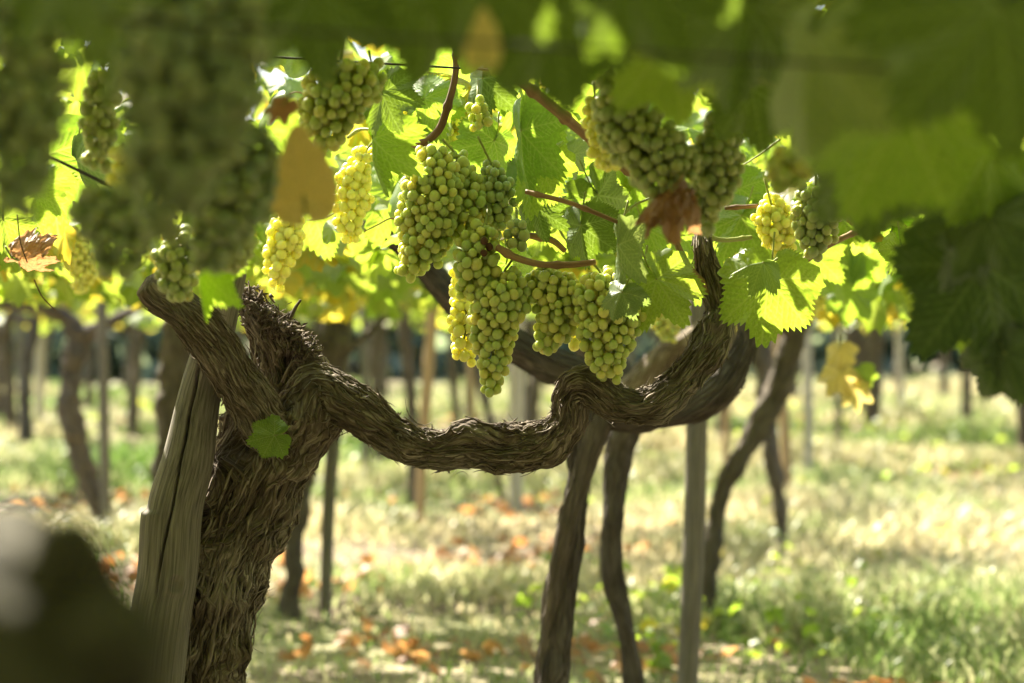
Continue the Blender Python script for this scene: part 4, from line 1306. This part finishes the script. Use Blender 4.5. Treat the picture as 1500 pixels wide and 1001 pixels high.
leaf("dark leaf behind the shaded slanting bunch", 565, 150, 3.3, 66, 30, 20, 20, 1, LD)
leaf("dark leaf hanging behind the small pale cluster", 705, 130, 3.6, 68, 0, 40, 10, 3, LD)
leaf("round dim leaf below the reddish cane left of the wide bunch", 740, 400, 3.62, 64, -10, -20, 15, 8, LG)
leaf("bright leaf glowing left of the broad sharp bunch", 566, 300, 4.2, 84, -20, 10, 15, 0, LG)
leaf("glowing leaf behind the golden backlit bunch", 448, 322, 4.25, 80, -30, 10, 5, 1, LG)
leaf("large bright leaf at left crossed by the crusted wire", 74, 252, 3.75, 118, 8, -18, 8, 0, LG)
leaf("shaded leaf lapping over the lower corner of the bright left leaf", 44, 290, 3.55, 66, 10, 30, 10, 4, LG)
leaf("narrow leaf with a pale back below the bright left leaf", 115, 250, 3.6, 72, 20, 68, 10, 7, LP)
leaf("green leaf at the left edge above the curled dry leaf", 8, 335, 3.5, 64, 20, 20, 10, 6, LG)
leaf("small lime leaf clinging beside the green bunch on the short arm", 325, 368, 2.75, 40, -60, 20, 10, 8, LG)
leaf("folded light green leaf hanging down over the short arm", 292, 405, 2.72, 82, -6, 62, 5, 7, LG, wid=.6)
leaf("dry tan leaf curled up on a hanging tendril at the far left", 38, 384, 3.3, 48, 80, 20, 10, 0, LB, dry=True)
leaf("curled brown leaf caught among the dim bunches at upper right", 974, 290, 2.70, 66, -35, 20, 20, 1, LB, dry=True)
leaf("bright leaf in the gap under the small blurred round cluster", 1085, 290, 3.95, 66, 10, 10, 20, 2, LG)
leaf("green leaf right of the long dim bunch, glowing at its edge", 1080, 330, 3.9, 72, -20, 20, 20, 6, LG)
leaf("bright pointed leaf on the orange cane at right", 1295, 322, 3.85, 64, 150, 10, 20, 3, LG)
leaf("bright jagged leaf peeping out left of the big dark right leaf", 1325, 372, 3.6, 50, 20, 20, 10, 0, LG)
leaf("bright leaf above the orange cane, left of the pointed one", 1252, 305, 4.1, 60, 30, -20, 20, 1, LG)
leaf("leaf glowing under the orange cane", 1190, 385, 4.3, 66, 0, 20, 10, 2, LG)
for k, (x, y, D, L, ro, ya, pi) in enumerate([(930, 280, 4.0, 66, 20, 20, 30), (905, 255, 4.1, 60, -40, 10, 20), (955, 350, 3.9, 64, 20, -20, 15), (1015, 350, 4.05, 62, 70, 10, 20), (965, 320, 4.1, 70, -30, 0, 30),
                                             (640, 170, 4.1, 66, 20, 0, 30), (585, 190, 4.1, 60, -40, 20, 10), (830, 205, 4.2, 70, 20, 10, 40), (860, 130, 4.1, 76, 20, -15, 20), (830, 300, 4.0, 64, 0, 30, 20),
                                             (805, 330, 3.95, 60, 30, 0, 10), (1020, 400, 4.1, 60, 0, 20, 10), (1230, 400, 5.0, 60, 10, 20, 10), (1262, 372, 5.0, 56, -20, 10, 20), (1225, 350, 4.9, 58, 20, 0, 20),
                                             (1245, 440, 5.4, 50, -10, 10, 10), (470, 300, 4.4, 70, 30, 0, 20), (560, 265, 4.3, 70, -10, 10, 15), (500, 240, 4.4, 70, 20, 0, 20), (660, 300, 4.2, 70, 10, 10, 10)]):
    leaf("backlit green leaf behind the bunches, one of a screen of lit leaves", x, y, D, L, ro, ya, pi, k % 9, LG, group="screen of backlit leaves")
# yellow leaf sprig hanging at the right
for k, (x, y, L, ro, lab) in enumerate([(1226, 556, 34, -30, "largest hanging yellow leaf of the sprig at right"), (1252, 578, 32, 10, "lowest pale yellow leaf of the sprig at right"),
                                        (1266, 552, 22, 30, "small greenish leaf of the yellow sprig at right"), (1230, 520, 26, 0, "top creamy leaf of the yellow sprig at right")]):
    leaf(lab, x, y, 6.0, L * 1.1, ro, 20, 10, k + 1, [LC, LC, LG, LC][k], group="leaves of the yellow sprig")
# foreground, out of focus
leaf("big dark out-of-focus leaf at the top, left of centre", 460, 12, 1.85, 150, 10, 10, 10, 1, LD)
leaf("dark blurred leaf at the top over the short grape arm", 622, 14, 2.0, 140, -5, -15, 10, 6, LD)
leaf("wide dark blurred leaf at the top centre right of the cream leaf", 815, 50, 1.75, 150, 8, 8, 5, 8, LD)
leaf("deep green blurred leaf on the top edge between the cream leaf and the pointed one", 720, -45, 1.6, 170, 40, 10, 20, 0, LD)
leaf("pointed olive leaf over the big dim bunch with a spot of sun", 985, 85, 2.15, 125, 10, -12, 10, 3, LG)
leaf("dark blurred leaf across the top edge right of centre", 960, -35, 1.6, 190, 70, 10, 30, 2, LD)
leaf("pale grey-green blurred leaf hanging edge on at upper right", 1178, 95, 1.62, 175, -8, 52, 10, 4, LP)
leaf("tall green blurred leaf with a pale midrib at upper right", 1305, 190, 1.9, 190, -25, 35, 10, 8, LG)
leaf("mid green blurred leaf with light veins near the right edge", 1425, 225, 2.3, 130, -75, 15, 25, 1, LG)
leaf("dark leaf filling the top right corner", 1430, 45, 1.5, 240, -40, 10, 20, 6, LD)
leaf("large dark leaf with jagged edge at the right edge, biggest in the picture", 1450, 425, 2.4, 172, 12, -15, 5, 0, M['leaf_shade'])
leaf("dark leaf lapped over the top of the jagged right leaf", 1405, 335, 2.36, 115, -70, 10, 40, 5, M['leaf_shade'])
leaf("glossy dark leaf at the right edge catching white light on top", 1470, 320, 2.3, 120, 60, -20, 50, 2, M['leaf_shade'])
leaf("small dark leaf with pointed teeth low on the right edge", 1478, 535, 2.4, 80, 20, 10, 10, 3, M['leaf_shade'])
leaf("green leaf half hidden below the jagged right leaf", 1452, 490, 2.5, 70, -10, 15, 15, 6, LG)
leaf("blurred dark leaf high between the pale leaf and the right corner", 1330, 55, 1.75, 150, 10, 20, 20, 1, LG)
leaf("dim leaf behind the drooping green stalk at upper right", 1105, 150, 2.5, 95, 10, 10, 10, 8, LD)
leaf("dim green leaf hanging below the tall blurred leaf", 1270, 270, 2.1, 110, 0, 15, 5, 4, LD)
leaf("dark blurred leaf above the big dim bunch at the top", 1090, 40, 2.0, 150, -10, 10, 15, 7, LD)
leaf("large yellow leaf hanging with its tip up over the golden bunch", 443, 262, 2.1, 104, 186, 10, 6, 9, LY, wid=.92)
leaf("cream yellow blurred leaf at the top crossed by the wire", 708, 62, 1.55, 66, 180, 14, 8, 9, LC, wid=.8)
leaf("dark leaf at the top left corner over the blurred grapes", 110, -40, 1.3, 170, 20, 10, 30, 1, LD)
leaf("dim olive leaf among the blurred grapes at top left", 190, 60, 1.7, 130, -20, 20, 10, 5, LD)
leaf("small orange edged leaf beside the yellow leaf", 408, 160, 2.3, 36, -30, 30, 20, 2, LB)


# ------------------------------------------------------------------ the leafy roof of the vineyard
def build_canopy():
    rng = np.random.default_rng(5)
    px_, sz_, lod_ = [], [], []

    def layer(n, y0, y1, xa, zlo, zhi, size, lod, hangf=.0, zh=None, dens=None, logy=False):
        Y = y0 * (y1 / y0) ** rng.random(n) if logy else rng.uniform(y0, y1, n)
        X = (rng.random(n) - .5) * 2 * xa(Y) + xoff(Y)
        Z = zlo + (zhi - zlo) * rng.random(n) ** 1.2
        if zh is not None:
            m = rng.random(n) < hangf
            Z[m] = rng.uniform(zh, zlo, m.sum())
        p = np.stack([X, Y, Z], -1)
        if dens is not None:
            p = p[rng.random(n) < dens(p)]
        # leave out leaves on the gap rays, so that sun reaches the lit spots
        k = gap_mask(p)
        p = p[k]
        px_.append(p); lod_.append(np.full(len(p), lod)); sz_.append(rng.uniform(size[0], size[1], len(p)))

    def xoff(Y):
        return 0 * Y - .25

    clump = lambda p: np.clip((fbm(p[:, 0] * .75, p[:, 1] * .6, 2 + 0 * p[:, 2], 61, 2) - .49) * 9, .03, 1)
    big = lambda p: np.clip((fbm(p[:, 0] * .5 + 5, p[:, 1] * .4, 3, 62, 2) - .47) * 9, .03, 1)
    # over and behind the camera, above the frame
    layer(17500, -7.5, 3.4, lambda Y: 3.6 + 0 * Y, 1.42, 1.85, (.07, .11), 1, dens=lambda p: (p[:, 2] > 1.06 + (HOR + 40) * np.maximum(p[:, 1], .3) / FPX) * 1.0)
    # over the sharp vine
    layer(2300, 2.6, 5.4, lambda Y: 1.7 + 0 * Y, 1.44, 1.72, (.055, .09), 2, dens=lambda p: np.clip((fbm(p[:, 0] * 2.2, p[:, 1] * 2.2, p[:, 2] * 2, 63, 2) - .28) * 4, .2, 1) * np.where(p[:, 1] > 3.95, .55, 1))
    layer(1900, 3.75, 5.6, lambda Y: .95 + 0 * Y, 1.20, 1.46, (.038, .072), 2, dens=lambda p: np.clip((fbm(p[:, 0] * 5, p[:, 1] * 3, p[:, 2] * 5, 64, 2) - .40) * 5, .0, 1))
    # beyond
    layer(6000, 5.4, 11, lambda Y: Y * .25 + 1.6, 1.42, 1.85, (.06, .10), 1, .26, 1.20, clump)
    layer(6800, 11, 20, lambda Y: Y * .24 + 1.8, 1.40, 1.95, (.08, .13), 1, .14, 1.20, big)
    layer(8500, 20, 46, lambda Y: Y * .24 + 1.5, 1.38, 2.1, (.12, .19), 0, .12, 1.15, None)
    for (x0, x1, y0_, y1_, d0, d1, n) in ((1150, 1400, 320, 450, 5.6, 8.5, 330), (0, 260, 290, 430, 5.6, 9, 260), (370, 660, 320, 450, 6.5, 11, 330), (1050, 1350, 380, 455, 9, 14, 200), (640, 900, 330, 400, 7, 11, 160)):
        q = np.stack([P(rng.uniform(x0, x1), y0_ + (y1_ - y0_) * rng.random() ** 1.6, rng.uniform(d0, d1)) for _ in range(n)])
        q = q[gap_mask(q)]
        px_.append(q); lod_.append(np.full(len(q), 1)); sz_.append(rng.uniform(.05, .085, len(q)))
    layer(16000, -14, 5.4, lambda Y: 8.5 + 0 * Y, 1.5, 1.9, (.13, .2), 0, dens=lambda p: ((np.abs(p[:, 0] + .2) > np.where(p[:, 1] < 3, 3.4, 1.8)) | (p[:, 1] < -7.3)) * np.where((p[:, 1] > 3), .6, 1.))
    p = np.concatenate(px_); s = np.concatenate(sz_); l = np.concatenate(lod_)
    # hand the leaves to the vine that carries them, the rest is the common roof
    for c, r_ in SHADE_NEAR:     # extra leaves added across the sun rays to cast shade on these parts
        n = int(26 * (r_ / .09) ** 2)
        z = rng.uniform(1.50, 1.62, n)
        t = (z - c[2]) / TO_SUN[2]
        q = c + TO_SUN * t[:, None] + np.stack([rng.uniform(-1, 1, n) * r_, rng.uniform(-1, 1, n) * r_ * 1.4, 0 * t], -1)
        q = q[gap_mask(q, 0)]
        p = np.concatenate([p, q]); s = np.concatenate([s, rng.uniform(.07, .1, len(q))]); l = np.concatenate([l, np.full(len(q), 1)])
    roots = np.array([r.location[:2] for r in VINES])
    own = np.full(len(p), -1)
    for k, r in enumerate(VINES[:7]):
        cx, cy = r.location[0], r.location[1]
        if k == 0:
            cx += .35
        d = np.hypot((p[:, 0] - cx), (p[:, 1] - cy)) / (1.35 if k == 0 else .9)
        best = d < 1
        own[(own < 0) & best & (p[:, 1] > 2.7) & (p[:, 2] < 3)] = k
    R = leaf_rot(len(p), rng, .55, .55)
    protos = {0: TINY, 1: LOWL, 2: MIDL}
    for k in list(range(7)) + [-1]:
        m = own == k
        if not m.any():
            continue
        acc = Acc()
        for lv in (0, 1, 2):
            mm = m & (l == lv)
            if mm.any():
                leaf_mass(acc, protos[lv], p[mm], s[mm], R[mm], rng)
        if k >= 0:
            rt = VINES[k]
            o = link("foliage", acc.mesh("foliage", tuple(rt.location)), M['leaf_mass'], rt)
            o["kind"] = "stuff"
        else:
            o = link("vine_canopy", acc.mesh("vine_canopy"), M['leaf_far'])
            tag(o, "leafy green and yellowing roof of the vineyard stretching into the distance", "vine canopy", kind="stuff")


build_canopy()


def build_treeline():
    rng = np.random.default_rng(9)
    n = 9000
    X = rng.uniform(-22, 22, n)
    Y = 54 + rng.normal(0, 1.6, n)
    Z = rng.random(n) ** .8 * (2.3 + 1.1 * vn(X * .35, 0, 0, 5))
    acc = Acc()
    leaf_mass(acc, TINY, np.stack([X, Y, Z], -1), rng.uniform(.25, .5, n), leaf_rot(n, rng, .3, .3), rng)
    tag(link("treeline", acc.mesh("treeline"), M['leaf_tree']), "dark line of trees closing off the far end of the vineyard", "trees", kind="stuff")


build_treeline()

# hanging tendril of the dry leaf, green stalk arches, a seedling
acc = Acc()
add_tube(acc, tube(wctrl([(25, 315, 3.3, 1.1), (30, 355, 3.3, 1.1), (40, 385, 3.3, 1.1)]), 6, .004))
add_tube(acc, tube(wctrl([(50, 410, 3.3, 1.1), (62, 435, 3.3, 1.1), (82, 456, 3.3, .9)]), 6, .004))
tag(link("tendril", acc.mesh("tendril", P(40, 385, 3.3)), M['cane_dark'], None, tuple(P(40, 385, 3.3))), "thin dry tendril holding the curled tan leaf at the far left", "tendril")
rng = np.random.default_rng(12)
b = P(966, 1010, 7.1); b[2] = float(gz(b[0], b[1]))
sd = empty("seedling", tuple(b), "small bright green seedling between the slender trunk and the grey pole", "plant")
acc = Acc(); add_tube(acc, tube([(0, 0, -.02, .003), (.004, 0, .06, .0025), (-.003, 0, .13, .0015)], 6, .01)); link("stem", acc.mesh("stem"), M['stem'], sd)
acc = Acc(); n = 16
leaf_mass(acc, LOWL, np.stack([rng.normal(0, .018, n), rng.normal(0, .015, n), rng.uniform(.03, .14, n)], -1), rng.uniform(.018, .03, n), leaf_rot(n, rng, .8, .2), rng)
link("foliage", acc.mesh("foliage"), M['leaf'], sd)["kind"] = "stuff"
